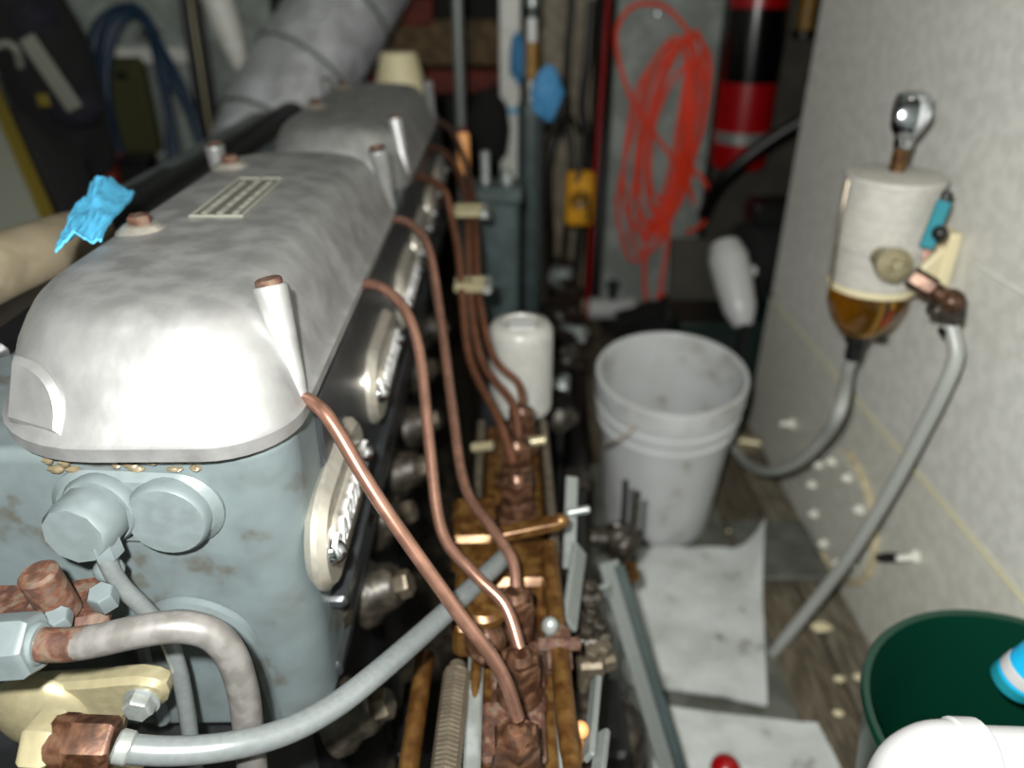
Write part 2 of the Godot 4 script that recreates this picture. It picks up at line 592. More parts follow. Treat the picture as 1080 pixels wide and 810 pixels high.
func build_tank() -> void:
	var t := thing("fuel_tank", "large cream painted steel tank along the right side", "tank", Vector3(0.9, 0, -0.6))
	part("upper_panel", mold().box(Vector3(0.935, 1.225, -0.55), Vector3(0.63, 1.73, 2.22), 0.012), mats.tank_paint, t)
	# lower body with a sloping shoulder
	var pr := PackedVector2Array([Vector2(0.622, 0.0), Vector2(1.25, 0.0), Vector2(1.25, 0.362), Vector2(0.640, 0.362), Vector2(0.624, 0.345)])
	var lower := part("lower_panel", mold().slab(pr, Vector3(0, 0, -0.56), Basis(), 2.22, 0.003), mats.tank_low, t)
	part("seam", mold().rod(Vector3(0.628, 0.352, -1.67), Vector3(0.628, 0.352, 0.5), 0.0035, 10), mats.seam, lower)
	part("seam", mold().rod(Vector3(0.6205, 0.685, -0.95), Vector3(0.6205, 0.685, 0.5), 0.0025, 8), mats.tank_paint, t)
	# oval inspection cover with its bolts
	var c := Vector3(0.6200, 0.1447, -1.1240)
	var zb := Basis(Vector3(0, 0, -1), Vector3(0, 1, 0), Vector3(1, 0, 0))
	var ic := part("inspection_cover", mold().slab(stadium(0.262, 0.213, 16), c, zb, 0.012, 0.004), mats.tank_low, t)
	var seal := []
	for i in 15:
		var f := deg_to_rad(-100.0 + 200.0 * i / 14)
		seal.append(c + Vector3(-0.002, sin(f) * 0.116, cos(f) * 0.140))
	part("sealant", mold().tube(seal, 0.0065, 8, 3), mats.sealant, ic)
	for i in 10:
		var f := TAU * i / 10 + 0.2
		var q := c + Vector3(-0.004, sin(f) * 0.086, cos(f) * 0.112)
		part("bolt", mold().hex(q, q + Vector3(-0.012, 0, 0), 0.0085).dome(q + Vector3(-0.012, 0, 0), Vector3.LEFT, 0.005, 0.005, 10), mats.bolt_white, ic)
	var s1 := Vector3(0.6220, 0.1694, -1.3981)
	part("stud", mold().rod(s1, s1 + Vector3(-0.03, 0, 0), 0.006, 12).hex(s1, s1 + Vector3(-0.012, 0, 0), 0.011), mats.bolt_white, t)
	var s2 := Vector3(0.6220, 0.2477, -0.8825)
	part("stud", mold().rod(s2, s2 + Vector3(-0.034, 0, 0.004), 0.005, 12).hex(s2, s2 + Vector3(-0.010, 0, 0), 0.010), mats.bolt_white, t)
	var s3 := Vector3(0.6150, 0.2025, -0.9324)
	part("drain_plug", mold().hex(s3 + Vector3(0.008, 0, 0), s3 + Vector3(-0.014, 0, 0), 0.009).rod(s3 + Vector3(-0.01, 0, 0), s3 + Vector3(-0.024, 0, 0), 0.006), mats.rubber, t)


func cover_mold() -> Mold:
	var m := mold()
	# height, front, right, left, back insets, corner radius
	var lv := [[0.7525, -0.004, -0.004, -0.004, -0.004, 0.054], [0.7625, -0.005, -0.005, -0.005, -0.005, 0.055], [0.7655, 0.0, 0.0, 0.0, 0.0, 0.05], [0.785, 0.010, 0.006, 0.003, 0.006, 0.048], [0.803, 0.021, 0.013, 0.006, 0.012, 0.047], [0.815, 0.031, 0.019, 0.010, 0.018, 0.047], [0.8235, 0.038, 0.024, 0.014, 0.024, 0.048], [0.829, 0.045, 0.030, 0.019, 0.031, 0.05], [0.8325, 0.054, 0.038, 0.026, 0.040, 0.052], [0.8342, 0.068, 0.050, 0.038, 0.055, 0.048], [0.8348, 0.095, 0.068, 0.055, 0.080, 0.040]]
	var r := []
	for l in lv:
		r.append(ring_outline(-0.343 + l[3], -0.140 - l[2], -0.402 - l[1], -0.985 + l[4], l[5], l[0], 9, 6, l[5] + 0.036))
	m.rows(r)
	return m


func make_cover(engine: Node3D, dz: float) -> MeshInstance3D:
	var move := Vector3(0, 0, dz)
	var c := part("valve_cover", cover_mold(), mats.cast_aluminium, engine, "cast aluminium valve cover", 0.6)
	c.position = move
	# corner posts that carry the hold-down bolts
	for q in [[Vector3(-0.1565, 0.838, -0.481), Vector3(-0.1415, 0.757, -0.462)], [Vector3(-0.150, 0.838, -0.933), Vector3(-0.1415, 0.757, -0.955)], [Vector3(-0.352, 0.838, -0.958), Vector3(-0.352, 0.757, -0.964)]]:
		var a: Vector3 = q[0] + move
		var b: Vector3 = q[1] + move
		part("bolt_post", mold().lathe(b, a - b, [Vector2(0.004, -0.002), Vector2(0.006, 0.003), Vector2(0.0108, a.distance_to(b) - 0.016), Vector2(0.0118, a.distance_to(b) - 0.002), Vector2(0.0108, a.distance_to(b))], 24), mats.cast_aluminium, c)
		part("bolt", mold().rod(a, a + Vector3(-0.0008, 0.0045, -0.0004), 0.0092, 20, 0.001), mats.rust, c, "rusty bolt head")
	for z in [-0.622, -0.858]:
		var n := Vector3(-0.301, 0.8335, z) + move
		part("bolt_seat", mold().lathe(n - Vector3(0, 0.004, 0), Vector3.UP, [Vector2(0.021, 0), Vector2(0.0205, 0.004), Vector2(0.014, 0.009), Vector2(0.012, 0.010)], 24), mats.plate_aluminium, c)
		part("bolt", mold().hex(n + Vector3(0, 0.004, 0), n + Vector3(0, 0.013, 0), 0.0098), mats.rust, c, "rusty bolt head")
	return c


func build_engine() -> void:
	var e := thing("marine_diesel_engine", "big grey marine diesel engine with aluminium valve covers and copper injector pipes", "engine", Vector3(-0.3, 0, -1.05))
	# ---- cylinder block and crankcase
	var m := mold()
	var r := []
	for l in [[0.488, 0.006], [0.492, 0.001], [0.50, 0.0], [0.742, 0.0], [0.749, 0.003], [0.7525, 0.008]]:
		r.append(ring_outline(-0.56 + l[1], -0.142 - l[1], -0.412 - l[1], -1.80 + l[1], 0.036, l[0], 8, 3))
	var block := part("cylinder_block", m.rows(r), mats.block_paint, e, "grey painted cylinder block")
	part("ledge", mold().box(Vector3(-0.1375, 0.572, -1.13), Vector3(0.018, 0.012, 1.34), 0.003), mats.dark_paint, block)
	part("rib", mold().tube([Vector3(-0.272, 0.50, -0.409), Vector3(-0.272, 0.575, -0.410), Vector3(-0.262, 0.606, -0.411), Vector3(-0.235, 0.622, -0.411), Vector3(-0.205, 0.612, -0.411), Vector3(-0.19, 0.585, -0.411), Vector3(-0.184, 0.50, -0.411)], 0.006, 8, 6), mats.block_paint, block)
	part("rib", mold().tube([Vector3(-0.250, 0.50, -0.412), Vector3(-0.250, 0.58, -0.412)], 0.005, 8, 4), mats.block_paint, block)
	var cc := part("crankcase", mold().box(Vector3(-0.36, 0.26, -1.125), Vector3(0.375, 0.50, 1.37), 0.012), mats.dark_paint, e, "dark painted crankcase")
	for k in 6:
		part("rib", mold().box(Vector3(-0.168, 0.26, -0.50 - 0.24 * k), Vector3(0.018, 0.44, 0.03), 0.004), mats.black_iron, cc)
	part("side_shade_panel", mold().box(Vector3(-0.1405, 0.662, -1.125), Vector3(0.006, 0.168, 1.27), 0.002), mats.dark_paint, block, "thin dark panel added as shade on the block side")  # added sheet: the side's grazing-light shade is put into its dark colour
	part("rail", mold().box(Vector3(-0.155, 0.505, -1.12), Vector3(0.034, 0.018, 1.34), 0.004), mats.dark_paint, cc)
	for k in 9:
		var q := Vector3(-0.148, 0.512, -0.50 - 0.14 * k)
		part("stud_nut", mold().hex(q, q + Vector3(0, 0.018, 0), 0.013, 0.2 * k).rod(q + Vector3(0, 0.012, 0), q + Vector3(0, 0.032, 0), 0.007), mats.oily_iron, cc)
	var nz := FastNoiseLite.new()
	nz.seed = 5
	nz.frequency = 0.02
	for k in 7:
		var q := Vector3(-0.122 + 0.006 * sin(k * 2.1), 0.44 + 0.02 * sin(k * 1.3), -0.46 - 0.13 * k)
		var lug := part("casting_lug", mold().lathe(q - Vector3(0.03, 0, 0), Vector3(1, 0.35, 0), [Vector2(0.036, 0), Vector2(0.034, 0.012), Vector2(0.026, 0.020), Vector2(0.024, 0.034), Vector2(0.019, 0.040)], 22), mats.oily_iron, cc)
		part("lug_nut", mold().hex(q + Vector3(0.005, 0.010, 0), q + Vector3(0.020, 0.016, 0), 0.0145, 0.3 * k), mats.spring_steel, lug)
	part("sump", mold().box(Vector3(-0.34, 0.05, -1.125), Vector3(0.30, 0.10, 1.25), 0.012), mats.black_iron, e)
	# ---- valve covers
	var c1 := make_cover(e, 0.0)
	make_cover(e, -0.668)
	# plate on the first cover: border and unreadable raised lines
	var np := part("nameplate", mold().box(Vector3(-0.2495, 0.8352, -0.723), Vector3(0.047, 0.0022, 0.141), 0.0008), mats.nameplate, c1, "small engraved nameplate")
	np.name = "nameplate"
	var rim := mold()
	for s in [-1, 1]:
		rim.box(Vector3(-0.2495 + s * 0.0222, 0.8366, -0.723), Vector3(0.0025, 0.0012, 0.141), 0.0003)
		rim.box(Vector3(-0.2495, 0.8366, -0.723 + s * 0.0693), Vector3(0.047, 0.0012, 0.0025), 0.0003)
	part("plate_border", rim, mats.plate_print, c1)
	var lines := mold()
	var rng := RandomNumberGenerator.new()
	rng.seed = 11
	for i in 3:
		var z := -0.662
		while z > -0.782:
			var l := rng.randf_range(0.008, 0.022)
			lines.box(Vector3(-0.2625 + 0.0135 * i, 0.8364, z - l / 2), Vector3(0.0055, 0.0010, l), 0.0003)
			z -= l + rng.randf_range(0.003, 0.008)
	part("worn_lettering", lines, mats.plate_print, c1)
	# arched pad cast into the front face of the first cover
	var arch := PackedVector2Array([Vector2(-0.026, 0.0), Vector2(0.022, 0.0)])
	for i in 9:
		var t := PI / 2 * i / 8
		arch.append(Vector2(-0.018 + 0.040 * cos(t), 0.012 + 0.031 * sin(t)))
	arch.append(Vector2(-0.026, 0.043))
	var side := Basis(Vector3.UP, -0.42) * Vector3.RIGHT
	var up := (Basis(Vector3.UP, -0.42) * Vector3(0, 0.86, -0.36)).normalized()
	part("cast_pad", mold().slab(arch, Vector3(-0.2955, 0.7665, -0.4155), Basis(side, up, side.cross(up)), 0.010, 0.004), mats.cast_aluminium, c1)
	# ---- oval side covers with their cast lettering
	for k in 6:
		var z: float = [-0.505, -0.748, -0.985, -1.19, -1.41, -1.62][k]
		var zb := Basis(Vector3(0, 0, -1), Vector3(0, 1, 0), Vector3(1, 0, 0))
		var at := Vector3(-0.136, 0.645, z)
		var sc := part("side_cover", mold().slab(stadium(0.176, 0.086, 14), at, zb, 0.016, 0.006).slab(stadium(0.130, 0.040, 12), at + Vector3(0.0085, 0, 0), zb, 0.004, 0.0015), mats.plate_aluminium, e, "oval aluminium side cover")
		for s in [-1, 1]:
			var q := at + Vector3(0.007, 0, s * 0.066)
			part("cap_nut", mold().dome(q, Vector3.RIGHT, 0.0105, 0.012, 16), mats.chrome, sc)
		if k < 3:
			var w := MeshInstance3D.new()
			w.name = "raised_lettering"
			w.mesh = lettering("GARDNER", 0.022, 0.004)
			w.material_override = mats.clean_white
			w.transform = Transform3D(Basis(Vector3(0, 0, -1), Vector3(0, 1, 0), Vector3(1, 0, 0)), at + Vector3(0.0115, 0, 0) - origin_of(sc))
			sc.add_child(w, true)
	# ---- injector pipes
	var runs := [
		[Vector3(-0.1436, 0.7605, -0.4673), Vector3(-0.1291, 0.7617, -0.4530), Vector3(-0.1157, 0.7518, -0.4418), Vector3(-0.0849, 0.7083, -0.4159), Vector3(-0.0346, 0.6390, -0.3862), Vector3(-0.0045, 0.5945, -0.3733), Vector3(0.0081, 0.5519, -0.3673)],
		[Vector3(-0.1463, 0.7546, -0.7047), Vector3(-0.1171, 0.7586, -0.6838), Vector3(-0.0918, 0.7445, -0.6589), Vector3(-0.0776, 0.7123, -0.6302), Vector3(-0.0669, 0.6529, -0.5698), Vector3(-0.0543, 0.6023, -0.5142), Vector3(-0.0262, 0.5826, -0.4829), Vector3(-0.0011, 0.5670, -0.4629), Vector3(0.0109, 0.5434, -0.4388)],
		[Vector3(-0.1444, 0.7531, -0.9342), Vector3(-0.1144, 0.7545, -0.9085), Vector3(-0.0896, 0.7344, -0.8748), Vector3(-0.0735, 0.6805, -0.8060), Vector3(-0.0551, 0.6200, -0.6939), Vector3(-0.0394, 0.5834, -0.6060), Vector3(-0.0132, 0.5700, -0.5589), Vector3(0.0058, 0.5572, -0.5291), Vector3(0.0089, 0.5424, -0.5064)],
		[Vector3(-0.1437, 0.7495, -1.1785), Vector3(-0.1071, 0.7527, -1.1401), Vector3(-0.0846, 0.7403, -1.1105), Vector3(-0.0744, 0.7091, -1.0823), Vector3(-0.0633, 0.6729, -1.0288), Vector3(-0.0579, 0.6370, -0.9754), Vector3(-0.0440, 0.5838, -0.8786), Vector3(-0.0083, 0.5601, -0.7748), Vector3(0.0100, 0.5334, -0.7148)],
		[Vector3(-0.1337, 0.7505, -1.4002), Vector3(-0.1035, 0.7512, -1.3549), Vector3(-0.0770, 0.7357, -1.2782), Vector3(-0.0576, 0.7085, -1.1726), Vector3(-0.0517, 0.6843, -1.0801), Vector3(-0.0467, 0.6333, -0.9846), Vector3(-0.0294, 0.5838, -0.8785), Vector3(0.0089, 0.5601, -0.8086), Vector3(0.0164, 0.5331, -0.7713)],
		[Vector3(-0.1328, 0.7588, -1.6202), Vector3(-0.1011, 0.7543, -1.5381), Vector3(-0.0684, 0.7324, -1.3671), Vector3(-0.0482, 0.7032, -1.1923), Vector3(-0.0414, 0.6782, -1.0995), Vector3(-0.0353, 0.6296, -0.9939), Vector3(-0.0150, 0.5804, -0.8992), Vector3(0.0180, 0.5569, -0.8635), Vector3(0.0224, 0.5354, -0.8349)]]
	for k in 6:
		var pipe := part("injector_pipe", mold().tube(runs[k], 0.0052, 12, 7), mats.copper if k < 3 else mats.old_copper, e, "copper injector pipe")
		if k < 3:
			var a: Vector3 = runs[k][0]
			part("pipe_collar", mold().rod(a - (runs[k][1] - a).normalized() * 0.006, a + (runs[k][1] - a).normalized() * 0.004, 0.0065), mats.pale_steel, pipe)
	for q in [Vector3(-0.0527, 0.7116, -1.1232), Vector3(-0.0469, 0.6430, -0.9955)]:
		var cl := part("pipe_clamp", mold().box(q + Vector3(0, 0, 0.012), Vector3(0.044, 0.014, 0.012), 0.003).box(q + Vector3(0.0, 0, -0.012), Vector3(0.044, 0.014, 0.012), 0.003), mats.cream_brass, e, "pale pipe clamp")
		part("bolt", mold().hex(q + Vector3(0.024, 0, -0.02), q + Vector3(0.024, 0, 0.024), 0.007), mats.pale_steel, cl)
	build_pump(e)
	build_front(e)


func build_pump(e: Node3D) -> void:
	var p := hub("fuel_injection_pump", e)
	part("pump_body", mold().box(Vector3(0.010, 0.445, -0.43), Vector3(0.070, 0.075, 0.30), 0.005).box(Vector3(0.010, 0.445, -0.75), Vector3(0.070, 0.075, 0.27), 0.005), mats.brass, p)
	part("pump_bracket", mold().box(Vector3(0.006, 0.30, -0.55), Vector3(0.24, 0.05, 0.10), 0.005).box(Vector3(0.02, 0.15, -0.55), Vector3(0.06, 0.30, 0.30), 0.005), mats.black_iron, p)
	for s in [-1, 1]:
		part("side_rail", mold().box(Vector3(0.010 + s * 0.036, 0.490, -0.42), Vector3(0.013, 0.02, 0.34), 0.002), mats.pale_steel, p)
		part("side_rail", mold().box(Vector3(0.010 + s * 0.042, 0.482, -0.75), Vector3(0.010, 0.02, 0.27), 0.002), mats.spring_steel, p)
	for q in [Vector3(0.0075, 0, -0.3625), Vector3(0.0107, 0, -0.4315), Vector3(0.008, 0, -0.500), Vector3(0.0126, 0, -0.6796), Vector3(0.0137, 0, -0.7462), Vector3(0.021, 0, -0.823)]:
		part("delivery_valve", mold().lathe(q + Vector3(0, 0.475, 0), Vector3.UP, [Vector2(0.024, 0), Vector2(0.024, 0.016), Vector2(0.019, 0.020), Vector2(0.019, 0.032), Vector2(0.016, 0.036), Vector2(0.014, 0.044)], 20), mats.brown_brass, p)
		part("union_nut", mold().hex(q + Vector3(0, 0.513, 0), q + Vector3(0, 0.541, 0), 0.0185, 0.5).cone(q + Vector3(0, 0.540, 0), q + Vector3(0, 0.547, 0), 0.012, 0.007, 16), mats.brown_brass, p)
	# brass clamps and knobs between the pump's two halves
	part("clamp_plate", mold().box(Vector3(0.006, 0.492, -0.40), Vector3(0.050, 0.012, 0.055), 0.003).box(Vector3(0.010, 0.492, -0.466), Vector3(0.046, 0.012, 0.05), 0.003), mats.rust, p)
	part("brass_block", mold().box(Vector3(0.010, 0.490, -0.585), Vector3(0.062, 0.035, 0.062), 0.006), mats.brass, p)
	var w := Vector3(0.0213, 0.5412, -0.5884)
	part("wing_clamp", mold().bar(w + Vector3(-0.026, 0, 0.004), w + Vector3(0.032, 0.006, -0.006), 0.016, 0.010, Vector3.UP).ball(w + Vector3(0.033, 0.007, -0.006), Vector3(0.009, 0.008, 0.008), 12), mats.brass, p)
	var k1 := Vector3(-0.0187, 0.5525, -0.4758)
	part("brass_cap", mold().lathe(k1 - Vector3(0, 0.03, 0), Vector3.UP, [Vector2(0.016, 0), Vector2(0.016, 0.022), Vector2(0.021, 0.026), Vector2(0.021, 0.032), Vector2(0.017, 0.036)], 20), mats.brass, p)
	var k2 := Vector3(-0.0169, 0.5418, -0.4587)
	part("casting_lug", mold().ball(k2 - Vector3(0, 0.012, 0), Vector3(0.018, 0.02, 0.018), 14), mats.brown_brass, p)
	part("side_block", mold().box(Vector3(-0.0325, 0.5080, -0.6222), Vector3(0.045, 0.05, 0.07), 0.005).box(Vector3(-0.0318, 0.5087, -0.5205), Vector3(0.03, 0.04, 0.09), 0.005), mats.brass, p)
	part("crossbolt", mold().rod(Vector3(-0.0405, 0.5067, -0.7919), Vector3(-0.0145, 0.5142, -0.7842), 0.0065), mats.cream_brass, p)
	part("crossbolt", mold().rod(Vector3(0.0295, 0.5183, -0.7860), Vector3(0.0503, 0.5203, -0.7868), 0.006), mats.cream_brass, p)
	# spring, rods and the control rail along the pump
	var sp := Vector3(-0.0413, 0.5047, -0.4504)
	var sq := Vector3(-0.0455, 0.5036, -0.3477)
	var coil := []
	var n := 26
	for i in n * 8 + 1:
		var f := TAU * i / 8.0
		var b := Mold.frame(sq - sp)
		coil.append(sp.lerp(sq, float(i) / (n * 8)) + (b.x * cos(f) + b.z * sin(f)) * 0.0095)
	part("return_spring", mold().tube(coil, 0.0022, 6, 1), mats.spring_steel, p, "coiled steel return spring")
	part("spring_rod", mold().rod(sp.lerp(sq, -0.08), sq, 0.0072), mats.spring_steel, p)
	part("push_rod", mold().rod(Vector3(-0.0717, 0.4860, -0.4861), Vector3(-0.0769, 0.4754, -0.3670), 0.0085), mats.brass, p)
	part("link_rod", mold().rod(Vector3(-0.0252, 0.5017, -0.4713), Vector3(-0.0266, 0.4848, -0.3601), 0.0050), mats.brass, p)
	part("control_rail", mold().rod(Vector3(0.0446, 0.5059, -0.6089), Vector3(0.0485, 0.4942, -0.3530), 0.0085), mats.brass, p, "brass control rail")
	var j1 := Vector3(0.0453, 0.4953, -0.4784)
	part("rail_joint", mold().hex(j1 + Vector3(0, -0.005, 0.018), j1 + Vector3(0, 0.005, -0.022), 0.013).rod(j1 + Vector3(-0.018, 0.01, 0), j1 + Vector3(0.02, 0.01, 0), 0.006), mats.rust, p)
	var j2 := Vector3(0.0388, 0.5159, -0.4895)
	part("rail_knob", mold().ball(j2, Vector3(0.008, 0.009, 0.008), 14).rod(j2, j2 + Vector3(0, -0.03, 0), 0.004), mats.pale_steel, p)
	# upright levers beside the pump
	part("lever", mold().bar(Vector3(0.0753, 0.5211, -0.7075), Vector3(0.0665, 0.4707, -0.6125), 0.014, 0.006), mats.grey_bar, p)
	part("lever", mold().bar(Vector3(0.0776, 0.4901, -0.6228), Vector3(0.0596, 0.4783, -0.5259), 0.022, 0.006), mats.grey_bar, p)
	part("lever_pin", mold().rod(Vector3(0.0673, 0.5039, -0.6644), Vector3(0.0921, 0.5075, -0.6660), 0.0045), mats.pale_steel, p)
	part("lever", mold().bar(Vector3(0.0818, 0.4584, -0.4809), Vector3(0.0659, 0.4673, -0.3951), 0.013, 0.006), mats.grey_bar, p)
	part("lever", mold().bar(Vector3(0.0812, 0.4598, -0.4249), Vector3(0.0664, 0.4785, -0.3557), 0.013, 0.006), mats.grey_bar, p)
	var nz := FastNoiseLite.new()
	nz.seed = 9
	nz.frequency = 0.02
	for q in [Vector3(0.0884, 0.4300, -0.6132), Vector3(0.0870, 0.4299, -0.5791), Vector3(0.0936, 0.4228, -0.5639), Vector3(0.0789, 0.4348, -0.5478), Vector3(0.0813, 0.4307, -0.5228), Vector3(0.0937, 0.4269, -0.5320)]:
		part("linkage_lug", mold().box(q, Vector3(0.024, 0.020, 0.028), 0.004, Basis(Vector3.UP, q.x * 20.0)).hex(q + Vector3(0, 0.008, 0), q + Vector3(0.002, 0.020, 0), 0.009).rod(q, q + Vector3(-0.01, -0.05, 0.0), 0.008), mats.oily_iron if int(q.z * 1000) % 2 else mats.spring_steel, p)
	var j3 := Vector3(0.0611, 0.4699, -0.4193)
	part("rail_knob", mold().ball(j3, Vector3(0.0075, 0.008, 0.0075), 14).rod(j3, j3 + Vector3(0, -0.04, 0), 0.004), mats.peach, p)
	part("support_strip", mold().box(Vector3(0.072, 0.375, -0.52), Vector3(0.030, 0.05, 0.56), 0.004), mats.oily_iron, p)


func build_front(e: Node3D) -> void:
	# capped boss on the front of the block
	var fz := Vector3(0, 0, 1)
	var boss := part("water_boss", mold().slab(stadium(0.112, 0.058, 14), Vector3(-0.243, 0.709, -0.412), Basis(Vector3(1, -0.06, 0).normalized(), Vector3(0.06, 1, 0).normalized(), Vector3.BACK), 0.016, 0.005), mats.cap_paint, e, "grey oval boss with two caps")
	part("blank_cap", mold().lathe(Vector3(-0.2205, 0.7075, -0.408), fz, [Vector2(0.0275, 0), Vector2(0.0275, 0.010), Vector2(0.025, 0.013)], 28), mats.cap_paint, boss)
	var hc := Vector3(-0.262, 0.7145, -0.406)
	var hd := Vector3(-0.12, 0.03, 1).normalized()
	part("banjo_cap", mold().lathe(hc, hd, [Vector2(0.0245, 0), Vector2(0.0255, 0.006), Vector2(0.0235, 0.010)], 28).lathe(hc, hd, [Vector2(0.0205, 0.008), Vector2(0.0225, 0.012), Vector2(0.0225, 0.030), Vector2(0.020, 0.035)], 10, 0.4), mats.cap_paint, boss)
	var drips := mold()
	var nz := FastNoiseLite.new()
	nz.seed = 3
	nz.frequency = 0.03
	var rng := RandomNumberGenerator.new()
	rng.seed = 4
	for k in 16:
		var u := rng.randf()
		drips.ball(Vector3(lerpf(-0.30, -0.20, u), 0.7475 - rng.randf() * 0.010, -0.4105), Vector3(rng.randf_range(0.002, 0.007), rng.randf_range(0.0012, 0.003), 0.0025), 10, 0.6, nz)
	var dp := part("sealant_drips", drips, mats.gunge, boss)
	dp.set_meta("kind", "stuff")
	# thin drain pipe behind the big one
	part("drain_pipe", mold().tube([Vector3(-0.2530, 0.7097, -0.3788), Vector3(-0.2522, 0.6944, -0.3751), Vector3(-0.2495, 0.6741, -0.3756), Vector3(-0.2411, 0.6511, -0.3779), Vector3(-0.2341, 0.6259, -0.3813), Vector3(-0.2297, 0.5964, -0.3790), Vector3(-0.2300, 0.5535, -0.3742), Vector3(-0.2322, 0.4960, -0.3661)], 0.0058, 12, 6), mats.grey_pipe, e, "thin grey drain pipe")
	var n0 := Vector3(-0.2530, 0.7086, -0.3782)
	part("pipe_nut", mold().hex(n0, n0 + Vector3(0.001, -0.014, 0), 0.0095), mats.cap_paint, e)
	# rusty stud on a rusty flange
	var s := Vector3(-0.2806, 0.6750, -0.3605)
	var sh := part("rusty_stud", mold().rod(s - Vector3(0, 0.012, 0), s + Vector3(-0.004, 0.026, 0.004), 0.0118, 22, 0.002), mats.rust, e, "thick rusty stud")
	part("rusty_flange", mold().box(s + Vector3(-0.004, -0.018, -0.012), Vector3(0.054, 0.012, 0.045), 0.004, Basis(Vector3.UP, 0.25)).box(s + Vector3(-0.045, -0.024, -0.014), Vector3(0.06, 0.012, 0.045), 0.004), mats.rust, sh)
	var s2 := s + Vector3(0.027, -0.008, -0.004)
	part("flange_nut", mold().hex(s2, s2 + Vector3(0, 0.014, 0.004), 0.0085), mats.cap_paint, sh)
	var s3 := s + Vector3(0.006, -0.008, 0.012)
	part("flange_nut", mold().hex(s3, s3 + Vector3(0, 0.010, 0.003), 0.008), mats.cap_paint, sh)
	var s4 := s + Vector3(0.024, 0.006, -0.020)
	part("flange_nut", mold().ball(s4, Vector3(0.010, 0.009, 0.009), 12), mats.cap_paint, sh)
	# big fuel pipe from the hex union on the left, bent down over the block
	part("fuel_pipe", mold().tube([Vector3(-0.2759, 0.6743, -0.3249), Vector3(-0.2587, 0.6731, -0.3252), Vector3(-0.2397, 0.6748, -0.3270), Vector3(-0.2159, 0.6774, -0.3316), Vector3(-0.1951, 0.6764, -0.3353), Vector3(-0.1793, 0.6683, -0.3376), Vector3(-0.1701, 0.6509, -0.3373), Vector3(-0.1667, 0.6262, -0.3353), Vector3(-0.1673, 0.5958, -0.3327), Vector3(-0.1699, 0.5392, -0.3251)], 0.0098, 18, 7), mats.rusty_pipe, e, "thick grey fuel pipe with rust patches")
	var u0 := Vector3(-0.2692, 0.6739, -0.3246)
	part("rust_sleeve", mold().tube([Vector3(-0.2726, 0.6739, -0.3246), Vector3(-0.2587, 0.6731, -0.3252), Vector3(-0.2469, 0.6738, -0.3266)], 0.01005, 18, 4), mats.rust, e)
	var u1 := Vector3(-0.3138, 0.6719, -0.3240)
	part("hex_union", mold().hex(Vector3(-0.2748, 0.6743, -0.3249), u1, 0.0195, 0.55).rod(Vector3(-0.2725, 0.6743, -0.3249), Vector3(-0.2803, 0.6743, -0.3250), 0.013), mats.cap_paint, e, "grey hexagonal pipe union")
	# brass lift-pump flange in the bottom left corner
	var o := PackedVector2Array()
	for q in [[-60, 706], [30, 700], [62, 696], [88, 694], [108, 698], [121, 706], [122, 720], [116, 734], [104, 744], [86, 748], [68, 752], [56, 764], [44, 790], [30, 830], [-60, 850]]:
		o.append(Vector2(-0.2675 + (q[0] - 60) * 0.000554, 0.583 - (q[1] - 720) * 0.00060))
	var tilt := Basis(Vector3.RIGHT, -0.12)
	var fl := part("lift_pump_flange", mold().slab(o, Vector3(0, 0, -0.372) + Vector3(0, 0, 0), Basis(), 0.018, 0.004), mats.cream_brass, e, "pale brass lift pump flange")
	var fb := Vector3(-0.2515, 0.5785, -0.366)
	part("bolt", mold().lathe(fb, fz, [Vector2(0.0125, 0), Vector2(0.0125, 0.004)], 20).hex(fb + Vector3(0, 0, 0.003), fb + Vector3(0, 0, 0.013), 0.0105), mats.pale_steel, fl)
	part("pump_bowl", mold().dome(Vector3(-0.325, 0.565, -0.366), fz, 0.035, 0.016, 28).tube([Vector3(-0.32, 0.545, -0.362), Vector3(-0.295, 0.528, -0.36), Vector3(-0.27, 0.505, -0.362)], 0.007, 10), mats.cream_brass, fl)
	var v0 := Vector3(-0.2753, 0.6282, -0.2945)
	var v1 := Vector3(-0.2583, 0.6264, -0.2945)
	var v2 := Vector3(-0.2561, 0.6264, -0.2944)
	var v3 := Vector3(-0.2294, 0.6219, -0.2963)
	part("union_collar", mold().hex(v0, v1, 0.019, 0.2), mats.cream_brass, fl)
	part("union_nut", mold().hex(v2, v3, 0.0165, 0.62).rod(v1.lerp(v0, 0.3), v2.lerp(v3, 0.2), 0.017), mats.brown_brass, fl)
	part("pipe_ferrule", mold().rod(v3, Vector3(-0.2204, 0.6181, -0.2964), 0.0100), mats.pale_steel, fl)
	# the long grey pipe that crosses in front of the block to the pump
	part("supply_pipe", mold().tube([Vector3(-0.2266, 0.6195, -0.2961), Vector3(-0.2007, 0.6117, -0.2996), Vector3(-0.1707, 0.6044, -0.3078), Vector3(-0.1414, 0.5955, -0.3243), Vector3(-0.1149, 0.5912, -0.3467), Vector3(-0.0891, 0.5893, -0.3771), Vector3(-0.0577, 0.5761, -0.4321), Vector3(-0.0270, 0.5609, -0.4917), Vector3(0.0016, 0.5476, -0.5467)], 0.0085, 18, 7), mats.grey_pipe, e, "long grey supply pipe")
	# exhaust manifold and intake pipe on the far side
	part("exhaust_manifold", mold().box(Vector3(-0.455, 0.745, -0.85), Vector3(0.12, 0.05, 0.62), 0.012).rod(Vector3(-0.46, 0.745, -0.50), Vector3(-0.46, 0.745, -1.75), 0.035, 24, 0.008), mats.black_iron, e, "black exhaust manifold")
